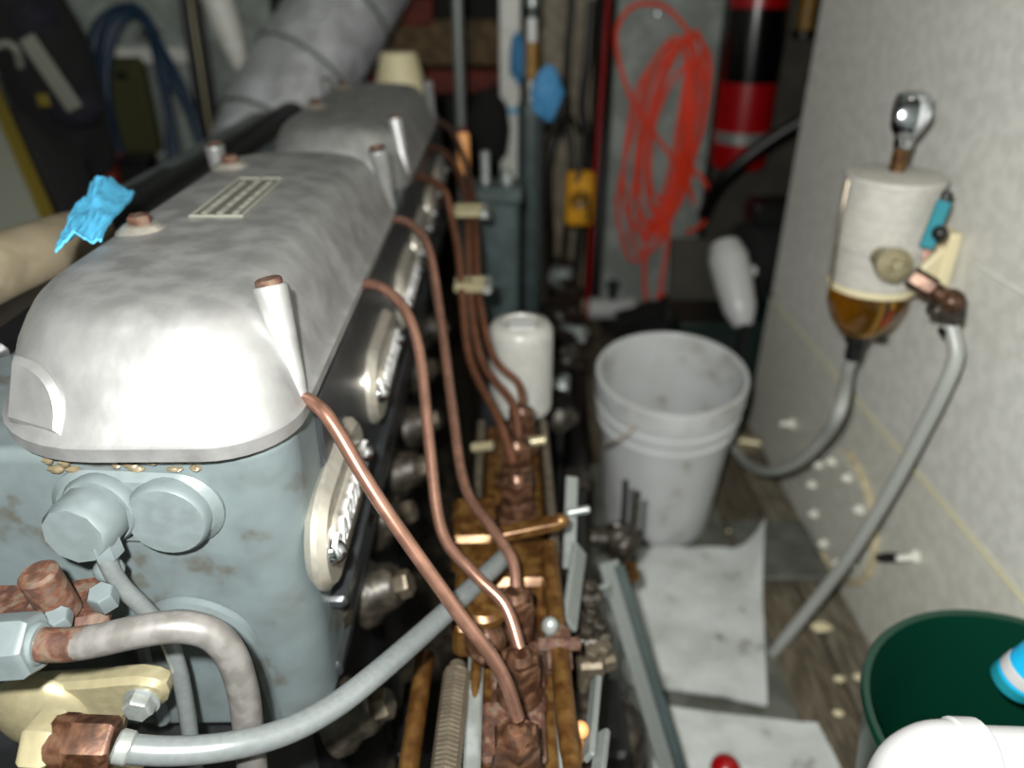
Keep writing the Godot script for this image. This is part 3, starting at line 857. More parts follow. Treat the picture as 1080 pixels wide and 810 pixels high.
	part("intake_pipe", mold().tube([Vector3(-0.4646, 0.7859, -0.5604), Vector3(-0.4534, 0.7914, -0.6313), Vector3(-0.4468, 0.7848, -0.7072), Vector3(-0.4569, 0.7702, -0.8016), Vector3(-0.4790, 0.7478, -0.8806)], 0.030, 24, 6), mats.pale_tan, e, "pale intake pipe")


func build_aisle() -> void:
	# ---- white bucket, tipped a little towards the camera
	var base := Vector3(0.312, 0.030, -1.275)
	var axis := Vector3(-0.02, 1, 0.12).normalized()
	var b := thing("bucket", "white plastic bucket with a ribbed rim, dirty inside", "bucket", base)
	var h := 0.358
	var ro := 0.108
	var r1 := 0.130
	var prof := [Vector2(0.001, 0.0), Vector2(ro - 0.008, 0.0), Vector2(ro, 0.006), Vector2(lerpf(ro, r1, 0.70), h * 0.70), Vector2(lerpf(ro, r1, 0.70) + 0.007, h * 0.705), Vector2(lerpf(ro, r1, 0.75) + 0.007, h * 0.735), Vector2(lerpf(ro, r1, 0.75) + 0.001, h * 0.74), Vector2(lerpf(ro, r1, 0.80) + 0.001, h * 0.785), Vector2(lerpf(ro, r1, 0.80) + 0.009, h * 0.79), Vector2(lerpf(ro, r1, 0.84) + 0.009, h * 0.825), Vector2(lerpf(ro, r1, 0.84) + 0.002, h * 0.83), Vector2(lerpf(ro, r1, 0.90) + 0.002, h * 0.875), Vector2(lerpf(ro, r1, 0.9) + 0.010, h * 0.88), Vector2(r1 + 0.009, h * 0.975), Vector2(r1 + 0.007, h), Vector2(r1 + 0.001, h), Vector2(r1 - 0.002, h * 0.99), Vector2(ro - 0.004, 0.008), Vector2(0.001, 0.008)]
	part("pail", mold().lathe(base, axis, prof, 56), mats.white_plastic, b)
	var hl := Vector3(0.2285, 0.3365, -1.1232)
	var hl2 := Vector3(0.1713, 0.2952, -1.1187)
	part("bail_handle", mold().tube([hl, hl.lerp(hl2, 0.5) + Vector3(0, -0.004, 0.006), hl2], 0.0028, 8), mats.spring_steel, b)
	# ---- absorbent pads on the floor board
	var nz := FastNoiseLite.new()
	nz.seed = 21
	nz.frequency = 0.9
	var ripple := func(u: float, v: float) -> Vector3:
		var curl := pow(maxf(0.0, (u - 0.80) / 0.20), 2.0) * pow(maxf(0.0, (v - 0.60) / 0.40), 1.5) * 0.075
		return Vector3(0, 0.009 + 0.008 * nz.get_noise_2d(u * 3.0, v * 2.0) + curl + 0.006 * sin(v * 9.0 + u * 3.0) * (1.0 - absf(2.0 * v - 1.0)), 0)
	var p1 := thing("absorbent_pad", "white absorbent pad with a curled corner, in front of the bucket", "pad", Vector3(0.25, 0.02, -0.98))
	part("pad_sheet", mold().sheet(Vector3(0.1811, 0.0240, -0.8378), Vector3(0.4003, 0.0240, -0.7927), Vector3(0.4957, 0.0220, -1.1522), Vector3(0.2579, 0.0220, -1.1548), 22, 0.007, ripple), mats.pad, p1)
	var ripple2 := func(u: float, v: float) -> Vector3:
		return Vector3(0, 0.003 + 0.006 * (0.5 + 0.5 * nz.get_noise_2d(7.0 + u * 3.0, v * 3.0)) + 0.006 * pow(u, 8.0), 0)
	var p2 := thing("absorbent_pad", "rumpled white absorbent pad at the bottom edge, under the red stopper", "pad", Vector3(0.28, 0.02, -0.76))
	part("pad_sheet", mold().sheet(Vector3(0.1625, 0.0205, -0.6425), Vector3(0.4744, 0.0205, -0.6258), Vector3(0.4645, 0.0205, -0.7579), Vector3(0.2287, 0.0205, -0.7974), 18, 0.006, ripple2), mats.pad, p2)
	var k := Vector3(0.3016, 0.0560, -0.6712)
	var kb := thing("red_stopper", "small round red stopper on the rumpled white pad at the bottom edge", "stopper", k)
	part("stopper_ball", mold().ball(k, Vector3(0.021, 0.019, 0.021), 18), mats.red_paint, kb)
	part("stalk", mold().rod(k - Vector3(0, 0.012, 0), Vector3(k.x, 0.02, k.z), 0.008), mats.rubber, kb)
	# ---- long bars leaning against the pump side of the aisle
	var bt := Vector3(0.1369, 0.3287, -0.7852)
	var bb := Vector3(0.2125, 0.1263, -0.5738)
	var bar := thing("steel_bar", "long flat grey steel bar leaning across the edge of the white pads", "bar", Vector3(bb.x, bb.y, bb.z))
	var dir := (bb - bt).normalized()
	var foot := bb + dir * ((bb.y - 0.03) / maxf(0.05, -dir.y))
	part("flat_bar", mold().bar(bt, foot, 0.030, 0.008, Vector3(0.5, 0.4, 1)), mats.grey_bar, bar)
	part("bar_edge", mold().bar(bt + Vector3(0.014, 0.0, 0.008), foot + Vector3(0.014, 0, 0.008), 0.010, 0.014, Vector3(0.5, 0.4, 1)), mats.grey_green, bar)
	var st := Vector3(0.1229, 0.3278, -0.7395)
	var sb := Vector3(0.1719, 0.0537, -0.7849)
	sb = st + (sb - st).normalized() * ((st.y - 0.04) / maxf(0.05, -((sb - st).normalized().y)))
	part("strip_body", mold().bar(st, sb, 0.026, 0.006, Vector3(0.3, 0.5, 1)), mats.pale_steel, bar)
	# fork headed linkage stand
	var f0 := Vector3(0.1670, 0.3010, -0.8608)
	var stand := thing("linkage_stand", "dark forked linkage with two upright prongs in front of the bucket", "linkage", Vector3(f0.x, 0, f0.z))
	part("post", mold().rod(Vector3(f0.x, 0.0, f0.z), f0, 0.014).box(Vector3(f0.x, 0.01, f0.z), Vector3(0.04, 0.02, 0.04), 0.003), mats.oily_iron, stand)
	var hn := FastNoiseLite.new()
	hn.seed = 8
	hn.frequency = 0.02
	part("head", mold().ball(f0, Vector3(0.028, 0.028, 0.03), 16, 0.4, hn).rod(f0 + Vector3(-0.045, 0.005, 0), f0 + Vector3(0.02, 0.005, 0), 0.012), mats.oily_iron, stand)
	part("prong", mold().bar(Vector3(0.1683, 0.3195, -0.8594), Vector3(0.1711, 0.3899, -0.8858), 0.008, 0.006), mats.black_iron, stand)
	part("prong", mold().bar(Vector3(0.1831, 0.3051, -0.8515), Vector3(0.1885, 0.3757, -0.8780), 0.008, 0.006), mats.oily_iron, stand)
	part("brass_nut", mold().hex(f0 + Vector3(0.012, -0.03, 0.02), f0 + Vector3(0.012, -0.03, 0.045), 0.012), mats.brass, stand)
	var m0 := Vector3(0.1253, 0.2194, -0.5906)
	var mt := thing("feed_pump", "rounded dark oily pump casing in the shadow left of the leaning bar", "pump", Vector3(m0.x, 0, m0.z))
	part("casing", mold().ball(m0, Vector3(0.040, 0.055, 0.06), 24, 0.12, hn), mats.oily_iron, mt)
	part("foot", mold().rod(Vector3(m0.x, 0, m0.z), m0, 0.03), mats.black_iron, mt)
	# pale chips scattered on the planks
	var chips := [[Vector3(0.5472, 0.0240, -0.9598), 0.018, "largest pale chip on the floor planks, beside the grey hose's end"], [Vector3(0.5351, 0.0240, -0.8487), 0.009, "round pale chip on the planks, left of its flat twin"], [Vector3(0.5687, 0.0240, -0.8521), 0.010, "flat pale chip on the planks nearest the green tub"], [Vector3(0.5086, 0.0240, -0.7847), 0.008, "small pale chip lowest on the planks"], [Vector3(0.4620, 0.0180, -1.2268), 0.008, "small pale chip on the floor by the curled pad corner"]]
	var cn := FastNoiseLite.new()
	cn.seed = 2
	cn.frequency = 0.02
	for q in chips:
		var ch := thing("paint_chip", q[2], "chip", q[0], "pale chips on the planks")
		part("flake", mold().ball(q[0], Vector3(q[1], 0.004, q[1] * 0.7), 14, 0.5, cn), mats.cream_plastic, ch)
	# ---- green tub with the bottle in it
	var tc := Vector3(0.4667, 0.4423, -0.4340)
	var tub := thing("green_tub", "dark green plastic tub in the bottom right corner", "tub", Vector3(tc.x, 0, tc.z))
	var tr := 0.146
	var tb := Vector3(tc.x, 0.019, tc.z)
	var th := tc.y - 0.02
	part("shell", mold().lathe(tb, Vector3.UP, [Vector2(0.001, 0), Vector2(0.085, 0), Vector2(0.09, 0.006), Vector2(tr - 0.004, th - 0.014), Vector2(tr, th - 0.012), Vector2(tr + 0.002, th - 0.004), Vector2(tr, th), Vector2(tr - 0.006, th - 0.002), Vector2(tr - 0.008, th - 0.014), Vector2(0.086, 0.012), Vector2(0.001, 0.012)], 56), mats.green_tub, tub)
	var q0 := Vector3(0.4621, 0.4457, -0.4813)
	var q1 := Vector3(0.4799, 0.5128, -0.4660)
	var bo := thing("bottle", "bright blue bottle with a white band lying in the green tub", "bottle", q0)
	var ax := (q1 - q0).normalized()
	part("bottle_body", mold().lathe(q0, ax, [Vector2(0.016, 0), Vector2(0.020, 0.004), Vector2(0.020, 0.12), Vector2(0.012, 0.135), Vector2(0.010, 0.15)], 20), mats.cyan, bo)
	part("label_band", mold().lathe(q0 + ax * 0.018, ax, [Vector2(0.0203, 0), Vector2(0.0207, 0.001), Vector2(0.0207, 0.011), Vector2(0.0203, 0.012)], 20), mats.clean_white, bo)
	part("label_band", mold().lathe(q0 + ax * 0.004, ax, [Vector2(0.0201, 0), Vector2(0.0206, 0.001), Vector2(0.0206, 0.009), Vector2(0.0203, 0.01)], 20), mats.teal, bo)
	# ---- white plastic pipe in the corner
	var e0 := Vector3(0.2912, 0.5488, -0.3342)
	var e1 := Vector3(0.3922, 0.5454, -0.3313)
	var wp := thing("plastic_pipe", "thick white plastic pipe with an elbow, in front of the green tub", "pipe", Vector3(e0.x, 0, e0.z))
	var along := (e1 - e0).normalized()
	part("pipe_length", mold().rod(e0 + along * 0.02, e1, 0.0225, 28, 0.003), mats.clean_white, wp)
	part("elbow", mold().tube([e0 + along * 0.03, e0 + along * 0.012, e0 + Vector3(0, -0.004, 0.0), e0 + Vector3(-0.010, -0.018, 0), e0 + Vector3(-0.012, -0.045, 0), e0 + Vector3(-0.012, -0.07, 0)], 0.0255, 28, 5).rod(e0 + along * 0.012, e0 + along * 0.034, 0.0275, 28, 0.003), mats.clean_white, wp)
	part("riser", mold().rod(Vector3(e0.x - 0.012, 0.0, e0.z), e0 + Vector3(-0.012, -0.05, 0), 0.0225, 24), mats.clean_white, wp)
	# ---- oil canister by the pump
	var c0 := Vector3(0.0228, 0.4724, -0.9544)
	var oc := thing("oil_canister", "white spin-on oil filter canister with a white label on top", "filter", Vector3(c0.x, c0.y, c0.z))
	var rr := 0.0445
	part("canister_body", mold().lathe(c0, Vector3.UP, [Vector2(rr * 0.7, -0.004), Vector2(rr * 0.97, 0), Vector2(rr, 0.006), Vector2(rr, 0.112), Vector2(rr * 0.97, 0.124), Vector2(rr * 0.85, 0.131), Vector2(rr * 0.6, 0.133), Vector2(rr * 0.55, 0.129)], 36), mats.oil_can, oc)
	part("top_label", mold().box(c0 + Vector3(0.001, 0.133, 0.012), Vector3(0.034, 0.003, 0.032), 0.001), mats.clean_white, oc)
	part("mounting_head", mold().rod(c0 + Vector3(0, -0.05, 0), c0 + Vector3(0, 0.0, 0), 0.036, 24).rod(Vector3(c0.x, 0, c0.z), c0 + Vector3(0, -0.03, 0), 0.02), mats.black_iron, oc)
	# grey filter housing behind it
	var g0 := Vector3(-0.0138, 0.5529, -1.4291)
	var gf := thing("filter_housing", "grey green box-shaped filter housing behind the white oil canister", "filter", Vector3(g0.x, 0, g0.z))
	part("housing", mold().box(g0 + Vector3(0, -0.02, 0), Vector3(0.086, 0.24, 0.08), 0.008), mats.grey_green, gf)
	part("lid", mold().box(g0 + Vector3(0, 0.112, 0), Vector3(0.098, 0.03, 0.09), 0.006), mats.grey_green, gf)
	part("label", mold().box(g0 + Vector3(-0.022, 0.074, 0.041), Vector3(0.024, 0.008, 0.003), 0.0008), mats.clean_white, gf)
	part("pedestal", mold().box(Vector3(g0.x, (g0.y - 0.13) / 2, g0.z), Vector3(0.07, g0.y - 0.13, 0.07), 0.005), mats.dark_paint, gf)
	part("lid_stub", mold().rod(g0 + Vector3(-0.02, 0.12, 0), g0 + Vector3(-0.02, 0.185, 0), 0.009).rod(g0 + Vector3(0.02, 0.12, 0.0), g0 + Vector3(0.02, 0.15, 0), 0.012), mats.pale_steel, gf)
	var pt := Vector3(-0.0784, 0.7112, -1.5374)
	var ph := thing("tool_handle", "peach coloured upright handle behind the copper pipes", "handle", Vector3(pt.x, pt.y, pt.z))
	part("grip", mold().lathe(pt - Vector3(0, 0.04, 0), Vector3.UP, [Vector2(0.010, 0), Vector2(0.0125, 0.01), Vector2(0.0125, 0.075), Vector2(0.008, 0.082)], 18), mats.peach, ph)
	part("shaft", mold().rod(Vector3(pt.x, 0.46, pt.z), pt - Vector3(0, 0.035, 0), 0.006), mats.spring_steel, ph)
	part("cap", mold().rod(pt + Vector3(0, 0.04, 0), pt + Vector3(0, 0.048, 0), 0.009), mats.maroon, ph)


func build_tank_filter() -> void:
	# fuel filter and water separator on the tank's face
	var top := Vector3(0.5258, 0.7865, -1.0265)
	var x := top.x
	var z := top.z
	var y := top.y
	var f := thing("fuel_filter", "white fuel filter with an amber sediment bowl, mounted on the cream tank", "filter", Vector3(x, y - 0.24, z))
	var r := 0.0625
	var hgt := 0.152
	part("canister", mold().lathe(Vector3(x, y - hgt, z), Vector3.UP, [Vector2(r * 0.90, 0), Vector2(r * 0.94, 0.004), Vector2(r, hgt - 0.010), Vector2(r * 1.03, hgt - 0.009), Vector2(r * 1.03, hgt - 0.002), Vector2(r * 0.98, hgt), Vector2(r * 0.3, hgt + 0.004)], 40), mats.canister, f)
	part("label_sleeve", mold().lathe(Vector3(x, y - 0.10, z), Vector3.UP, [Vector2(r * 0.985, 0.0), Vector2(r * 1.002, 0.001), Vector2(r * 1.008, 0.05), Vector2(r * 0.99, 0.051)], 40), mats.canister, f)
	part("pink_label", mold().box(Vector3(x + r * 0.72, y - 0.075, z + r * 0.72), Vector3(0.022, 0.055, 0.004), 0.001, Basis(Vector3.UP, PI / 4)), mats.pink_label, f)
	var by := y - hgt
	part("base_ring", mold().lathe(Vector3(x, by - 0.010, z), Vector3.UP, [Vector2(r * 0.88, 0), Vector2(r * 0.95, 0.003), Vector2(r * 0.95, 0.010), Vector2(r * 0.88, 0.012)], 40), mats.cream_plastic, f)
	part("sediment_bowl", mold().lathe(Vector3(x, by - 0.082, z), Vector3.UP, [Vector2(0.012, 0), Vector2(0.030, 0.004), Vector2(0.044, 0.022), Vector2(r * 0.86, 0.048), Vector2(r * 0.88, 0.060), Vector2(r * 0.84, 0.064), Vector2(r * 0.84, 0.073)], 40), mats.amber_glass, f, "amber glass bowl")
	part("drain_valve", mold().hex(Vector3(x, by - 0.100, z), Vector3(x, by - 0.080, z), 0.017).rod(Vector3(x, by - 0.125, z), Vector3(x, by - 0.098, z), 0.0125).hex(Vector3(x + 0.028, by - 0.088, z + 0.01), Vector3(x + 0.028, by - 0.078, z + 0.01), 0.010), mats.rubber, f, "black drain valve")
	# brass stem and chrome gauge head on top
	part("brass_stem", mold().rod(Vector3(x, y, z), Vector3(x, y + 0.035, z), 0.0105, 20), mats.brass, f, "brass stem")
	part("gauge_neck", mold().rod(Vector3(x, y + 0.033, z), Vector3(x, y + 0.048, z), 0.0120, 20), mats.chrome, f)
	part("gauge_head", mold().lathe(Vector3(x, y + 0.046, z), Vector3.UP, [Vector2(0.012, 0), Vector2(0.020, 0.012), Vector2(0.0225, 0.030), Vector2(0.0225, 0.044), Vector2(0.020, 0.054), Vector2(0.010, 0.058)], 24).lathe(Vector3(x, y + 0.074, z), Vector3(-0.3, 0.2, 1), [Vector2(0.018, 0.01), Vector2(0.021, 0.016), Vector2(0.021, 0.024), Vector2(0.016, 0.027)], 24), mats.chrome, f, "chrome gauge head")
	# mounting head and triangular bracket against the tank
	var hb := Vector3(x, by - 0.004, z)
	part("bracket", mold().slab(PackedVector2Array([Vector2(0.0, -0.016), Vector2(0.050, 0.005), Vector2(0.060, 0.055), Vector2(0.046, 0.060), Vector2(0.0, 0.012)]), hb + Vector3(0.025, 0.004, 0.035), Basis(Vector3.UP, 0.22), 0.022, 0.003), mats.cream_plastic, f, "cream triangular bracket")
	part("wall_plate", mold().box(Vector3(0.609, by + 0.03, z - 0.01), Vector3(0.018, 0.10, 0.10), 0.004).box(Vector3((x + 0.61) / 2, by + 0.010, z - 0.01), Vector3(0.61 - x, 0.03, 0.05), 0.003), mats.cream_plastic, f)
	# shut-off valve: round cap facing the aisle, dark elbow, teal lever
	var vc := Vector3(0.4980, 0.6921, -0.9138)
	part("valve_cap", mold().lathe(vc - Vector3(0, 0, 0.02), Vector3(-0.15, 0.25, 1), [Vector2(0.020, 0), Vector2(0.022, 0.004), Vector2(0.022, 0.018), Vector2(0.016, 0.022), Vector2(0.015, 0.018), Vector2(0.007, 0.018), Vector2(0.006, 0.028)], 24).rod(vc - Vector3(0, 0, 0.05), vc, 0.014), mats.cream_brass, f)
	var e0 := Vector3(0.5094, 0.6882, -0.9002)
	var e1 := Vector3(0.5334, 0.6761, -0.8821)
	var e2 := Vector3(0.5516, 0.6656, -0.8705)
	part("elbow_fitting", mold().hex(e0, e1, 0.0135).rod(e1, e2, 0.011).ball(e2, Vector3(0.017, 0.016, 0.017), 14), mats.brown_brass, f)
	part("hose_nut", mold().hex(e2 + Vector3(0.004, -0.004, 0), e2 + Vector3(0.006, -0.028, 0.002), 0.014).rod(Vector3(0.5270, 0.6583, -0.8669), Vector3(0.5439, 0.6523, -0.8692), 0.010), mats.oily_iron, f)
	var l0 := Vector3(0.5369, 0.7139, -0.9306)
	var l1 := Vector3(0.5556, 0.7697, -0.9490)
	part("lever", mold().bar(l0, l1, 0.017, 0.008, Vector3(-0.3, 0.2, 1)), mats.teal, f, "teal valve lever")
	part("lever_tip", mold().rod(l1 - Vector3(0.001, 0.022, 0), l1 + (l1 - l0).normalized() * 0.012, 0.0068).ball(Vector3(0.5494, 0.7339, -0.9299), Vector3(0.010, 0.010, 0.010), 12), mats.rubber, f)
	part("guard_wire", mold().tube([Vector3(x - r * 1.0, y - 0.005, z), Vector3(x - r * 1.06, y - 0.06, z + 0.01), Vector3(x - r * 0.98, by - 0.004, z + 0.012)], 0.0022, 8), mats.spring_steel, f)
	# hoses
	var h1 := thing("fuel_hose", "grey hose hanging from the filter's valve down to the white pads", "hose", Vector3(0.4274, 0.0300, -0.8949), "grey hoses of the tank filter")
	part("hose_length", mold().tube([e2 + Vector3(0.006, -0.0295, 0.002)] + [Vector3(0.5630, 0.6024, -0.8479), Vector3(0.5573, 0.5608, -0.8427), Vector3(0.5511, 0.4981, -0.8488), Vector3(0.5375, 0.3911, -0.8597), Vector3(0.5162, 0.2690, -0.8739), Vector3(0.4921, 0.1441, -0.8980), Vector3(0.4528, 0.0324, -0.9066), Vector3(0.4390, -0.0084, -0.9132)], 0.0095, 14, 7), mats.grey_hose, h1)
	part("hose_clamp", mold().rod(e2 + Vector3(0.0062, -0.034, 0.002), e2 + Vector3(0.0062, -0.044, 0.0015), 0.0118), mats.chrome, h1)
	var h2 := thing("fuel_hose", "grey hose looping from the amber bowl to behind the bucket", "hose", Vector3(0.4831, 0.1425, -1.3624), "grey hoses of the tank filter")
	var dv := Vector3(x, by - 0.127, z)
	part("hose_length", mold().tube([dv, dv + Vector3(-0.003, -0.02, 0.0)] + [Vector3(0.4844, 0.4676, -0.9467), Vector3(0.4930, 0.3886, -0.9950), Vector3(0.4931, 0.2999, -1.0609), Vector3(0.4869, 0.2171, -1.1527), Vector3(0.4865, 0.1559, -1.2675), Vector3(0.4849, 0.1316, -1.3793), Vector3(0.4830, 0.1128, -1.4600)], 0.0090, 14, 7), mats.grey_hose, h2)
	var hf := thing("hose_fitting", "pale hose fitting on the floor planks beside the bucket", "fitting", Vector3(0.5972, 0.0200, -1.5953))
	var q := Vector3(0.5774, 0.0450, -1.5384)
	part("fitting_body", mold().rod(q - Vector3(0.02, 0.005, 0), q + Vector3(0.03, -0.005, 0.02), 0.016).box(q - Vector3(0, 0.018, 0), Vector3(0.05, 0.03, 0.04), 0.004), mats.cream_brass, hf)


func loop(center: Vector3, rx: float, ry: float, n: int, tilt := 0.0, jit := 0.0, rng: RandomNumberGenerator = null) -> Array:
	var out := []
	for i in n + 1:
		var t := TAU * (i % n) / n
		var j := Vector3.ZERO
		if rng and i != 0 and i != n:
			j = Vector3(rng.randf_range(-jit, jit), rng.randf_range(-jit, jit), rng.randf_range(-0.006, 0.006))
		out.append(center + Vector3(cos(t) * rx + sin(t) * ry * tilt, sin(t) * ry, 0.004 * sin(t * 2.0)) + j)
	return out


func build_far_end() -> void:
	var rng := RandomNumberGenerator.new()
	rng.seed = 77
	# ---- orange extension cord on the bulkhead panel
	var hook := Vector3(0.4324, 0.9257, -2.4100)
	var oc := thing("extension_cord", "coiled orange extension cord hanging on the grey bulkhead panel", "cord", hook)
	part("hook", mold().rod(Vector3(hook.x, hook.y - 0.005, -2.432), hook + Vector3(0, 0, 0.05), 0.006), mats.chrome, oc)
	var c1 := Vector3(0.5111, 0.6042, -2.4000)
	for k in 7:
		part("cord_strand", mold().tube(loop(c1 + Vector3(0.016 - 0.010 * k + rng.randf_range(-0.012, 0.012), 0.03 - 0.02 * k, 0.012 * (k % 3)), 0.062 + 0.016 * (k % 4), 0.245 + 0.014 * k, 14, 0.10, 0.008, rng), 0.0052, 8, 5), mats.orange_cord, oc)
	for k in 6:
		part("cord_strand", mold().tube([Vector3(0.5442, 0.8074, -2.3900), Vector3(0.4905, 0.7352, -2.3900), Vector3(0.4552, 0.6280, -2.3900), Vector3(0.4470, 0.4870, -2.3900), Vector3(0.4618, 0.3833, -2.3900), Vector3(0.5142, 0.3064, -2.3900)] if k == 0 else [hook + Vector3(0.10 + 0.004 * k, -0.12, 0.02), hook + Vector3(0.080 + 0.013 * k, -0.30 - 0.01 * k, 0.03), hook + Vector3(0.060 + 0.017 * k, -0.48, 0.02), hook + Vector3(0.02 + 0.012 * k, -0.64, 0.02)], 0.0056, 8, 5), mats.orange_cord, oc)
	part("cord_loop", mold().tube([Vector3(0.5682, 0.7991, -2.3700), Vector3(0.5228, 0.8831, -2.3800), Vector3(0.4711, 0.9337, -2.3900), Vector3(0.4267, 0.9505, -2.3900), Vector3(0.3632, 0.9409, -2.3900), Vector3(0.3241, 0.8826, -2.3900), Vector3(0.3414, 0.7872, -2.3900), Vector3(0.3925, 0.6784, -2.3800), Vector3(0.4797, 0.5707, -2.3700), Vector3(0.5592, 0.4739, -2.3700), Vector3(0.6004, 0.3886, -2.3800)], 0.0058, 8, 6), mats.orange_cord, oc)
	part("cord_end", mold().tube([Vector3(0.4601, 0.3412, -2.3771), Vector3(0.4531, 0.2468, -2.3605), Vector3(0.4599, 0.1303, -2.3434), Vector3(0.4714, 0.0698, -2.3449)], 0.006, 8, 5), mats.orange_cord, oc)
	part("cord_end", mold().tube([Vector3(0.5263, 0.3200, -2.3649), Vector3(0.5201, 0.2253, -2.3483), Vector3(0.5137, 0.1448, -2.3392), Vector3(0.5133, 0.0736, -2.3351)], 0.006, 8, 5).rod(Vector3(0.5146, 0.1048, -2.3404), Vector3(0.5141, 0.0327, -2.3359), 0.012), mats.orange_cord, oc)
	part("cord_end", mold().tube([Vector3(0.5657, 0.5071, -2.3627), Vector3(0.6040, 0.4759, -2.3115), Vector3(0.6212, 0.4255, -2.2616), Vector3(0.6034, 0.3623, -2.2506), Vector3(0.5660, 0.3166, -2.2946)], 0.0055, 8, 5), mats.orange_cord, oc)
	# ---- fire extinguisher
	var et := Vector3(0.7057, 0.9426, -2.3337)
	var eb := Vector3(0.6393, 0.5137, -2.1499)
	eb.x = et.x; eb.z = et.z
	var fe := thing("fire_extinguisher", "red fire extinguisher with a dark gloss band on the dim bulkhead", "extinguisher", eb)
	var hh := et.y - eb.y + 0.12
	var er := 0.082
	part("cylinder", mold().lathe(eb, Vector3.UP, [Vector2(er * 0.9, 0), Vector2(er, 0.012), Vector2(er, hh - 0.05), Vector2(er * 0.8, hh - 0.015), Vector2(er * 0.3, hh)], 36), mats.red_paint, fe)
	part("label_band", mold().lathe(eb + Vector3(0, hh * 0.435, 0), Vector3.UP, [Vector2(er * 0.99, 0), Vector2(er * 1.012, 0.002), Vector2(er * 1.012, hh * 0.345), Vector2(er * 0.99, hh * 0.345 + 0.002)], 36), mats.black_gloss, fe, "dark gloss label band")
	part("strap", mold().lathe(eb + Vector3(0, hh * 0.13, 0), Vector3.UP, [Vector2(er * 0.99, 0), Vector2(er * 1.02, 0.002), Vector2(er * 1.02, 0.034), Vector2(er * 0.99, 0.036)], 36), mats.pale_steel, fe, "pale metal strap")
	part("wall_bracket", mold().box(Vector3(eb.x, eb.y + hh * 0.45, (eb.z - er - 2.39) / 2.0), Vector3(0.05, hh * 0.8, absf(eb.z - er + 2.39) + 0.004), 0.003), mats.black_iron, fe)
	# black hose that crosses in front of it
	var bh := thing("black_hose", "black hose slanting up in front of the red extinguisher", "hose", Vector3(0.5544, 0.5385, -1.9825))
	part("hose_length", mold().tube([Vector3(0.5641, 0.4264, -2.1152), Vector3(0.5656, 0.5288, -2.0226), Vector3(0.6077, 0.5950, -1.9895), Vector3(0.6793, 0.6585, -1.9774), Vector3(0.7474, 0.7114, -1.9596), Vector3(0.8005, 0.7664, -1.9432)], 0.017, 14, 6), mats.rubber, bh)
	# yellow lamp bodies near the ceiling
	var y0 := Vector3(0.6067, 0.9201, -2.5497)
	var yl := thing("yellow_handlamp", "yellow handlamp with a black ring beside the orange cord", "lamp", y0)
	part("lamp_body", mold().lathe(y0 - Vector3(0, 0.07, 0), Vector3.UP, [Vector2(0.012, 0), Vector2(0.030, 0.012), Vector2(0.036, 0.035), Vector2(0.038, 0.20), Vector2(0.03, 0.21)], 22), mats.amber_paint, yl)
	part("ring", mold().lathe(y0 - Vector3(0, 0.032, 0), Vector3.UP, [Vector2(0.037, 0), Vector2(0.045, 0.004), Vector2(0.045, 0.016), Vector2(0.037, 0.02)], 22), mats.rubber, yl)
	part("wall_peg", mold().rod(y0 + Vector3(0, 0.05, -0.03), Vector3(y0.x, y0.y + 0.05, -2.40), 0.008), mats.black_iron, yl)
	var y1 := Vector3(0.8389, 0.9288, -2.3249)
	var yk := thing("amber_fitting", "amber fitting with a dark collar above the cream tank's far edge", "fitting", y1)
	part("fitting_body", mold().lathe(y1 - Vector3(0, 0.05, 0), Vector3.UP, [Vector2(0.010, 0), Vector2(0.022, 0.01), Vector2(0.024, 0.16), Vector2(0.016, 0.17)], 18), mats.amber_paint, yk)
	part("collar", mold().lathe(y1 - Vector3(0, 0.065, 0), Vector3.UP, [Vector2(0.02, 0), Vector2(0.032, 0.004), Vector2(0.032, 0.02), Vector2(0.02, 0.024)], 18), mats.black_iron, yk)
	part("wall_peg", mold().rod(y1 + Vector3(0, 0.03, -0.02), Vector3(y1.x, y1.y + 0.03, -2.40), 0.008), mats.black_iron, yk)
	# ---- dark motor, white scoop and green crate behind the bucket
	var m0 := Vector3(0.6905, 0.3692, -1.9356)
	var mo := thing("bilge_motor", "black electric motor on a stand behind the cream tank's far edge", "motor", Vector3(m0.x, 0, m0.z))
	part("motor_body", mold().lathe(m0 + Vector3(-0.08, 0, 0.04), Vector3(1, 0, -0.3), [Vector2(0.07, 0), Vector2(0.09, 0.012), Vector2(0.10, 0.03), Vector2(0.10, 0.16), Vector2(0.08, 0.18)], 28), mats.soft_black, mo)
	part("end_cap", mold().lathe(m0 + Vector3(-0.085, -0.05, 0.06), Vector3(-0.6, 0, 1), [Vector2(0.045, 0), Vector2(0.045, 0.02), Vector2(0.02, 0.03)], 20), mats.rubber, mo)
	part("shaft_nut", mold().hex(Vector3(0.6306, 0.3622, -1.8304), Vector3(0.6161, 0.3703, -1.8009), 0.018), mats.pale_steel, mo)
	part("stand", mold().box(Vector3(m0.x, (m0.y - 0.08) / 2, m0.z), Vector3(0.16, m0.y - 0.08, 0.14), 0.006), mats.dark_green, mo)
	part("terminal_box", mold().box(m0 + Vector3(0.0, 0.12, 0.02), Vector3(0.13, 0.06, 0.10), 0.01), mats.rubber, mo)
	var s0 := Vector3(0.5126, 0.4730, -1.7096)
	var s1 := Vector3(0.5431, 0.3183, -1.5809)
	var sc := thing("plastic_scoop", "pale tapering plastic scoop standing in front of the black motor", "scoop", s1)
	part("scoop_blade", mold().tube([s0, s0.lerp(s1, 0.2), s0.lerp(s1, 0.5), s0.lerp(s1, 0.8), s1], 0.03, 20, 4, [0.032, 0.046, 0.043, 0.037, 0.019]), mats.clean_white, sc)
	part("stick", mold().rod(Vector3(s1.x, 0.0, s1.z), s1 + Vector3(0, 0.02, 0), 0.010), mats.rubber, sc)
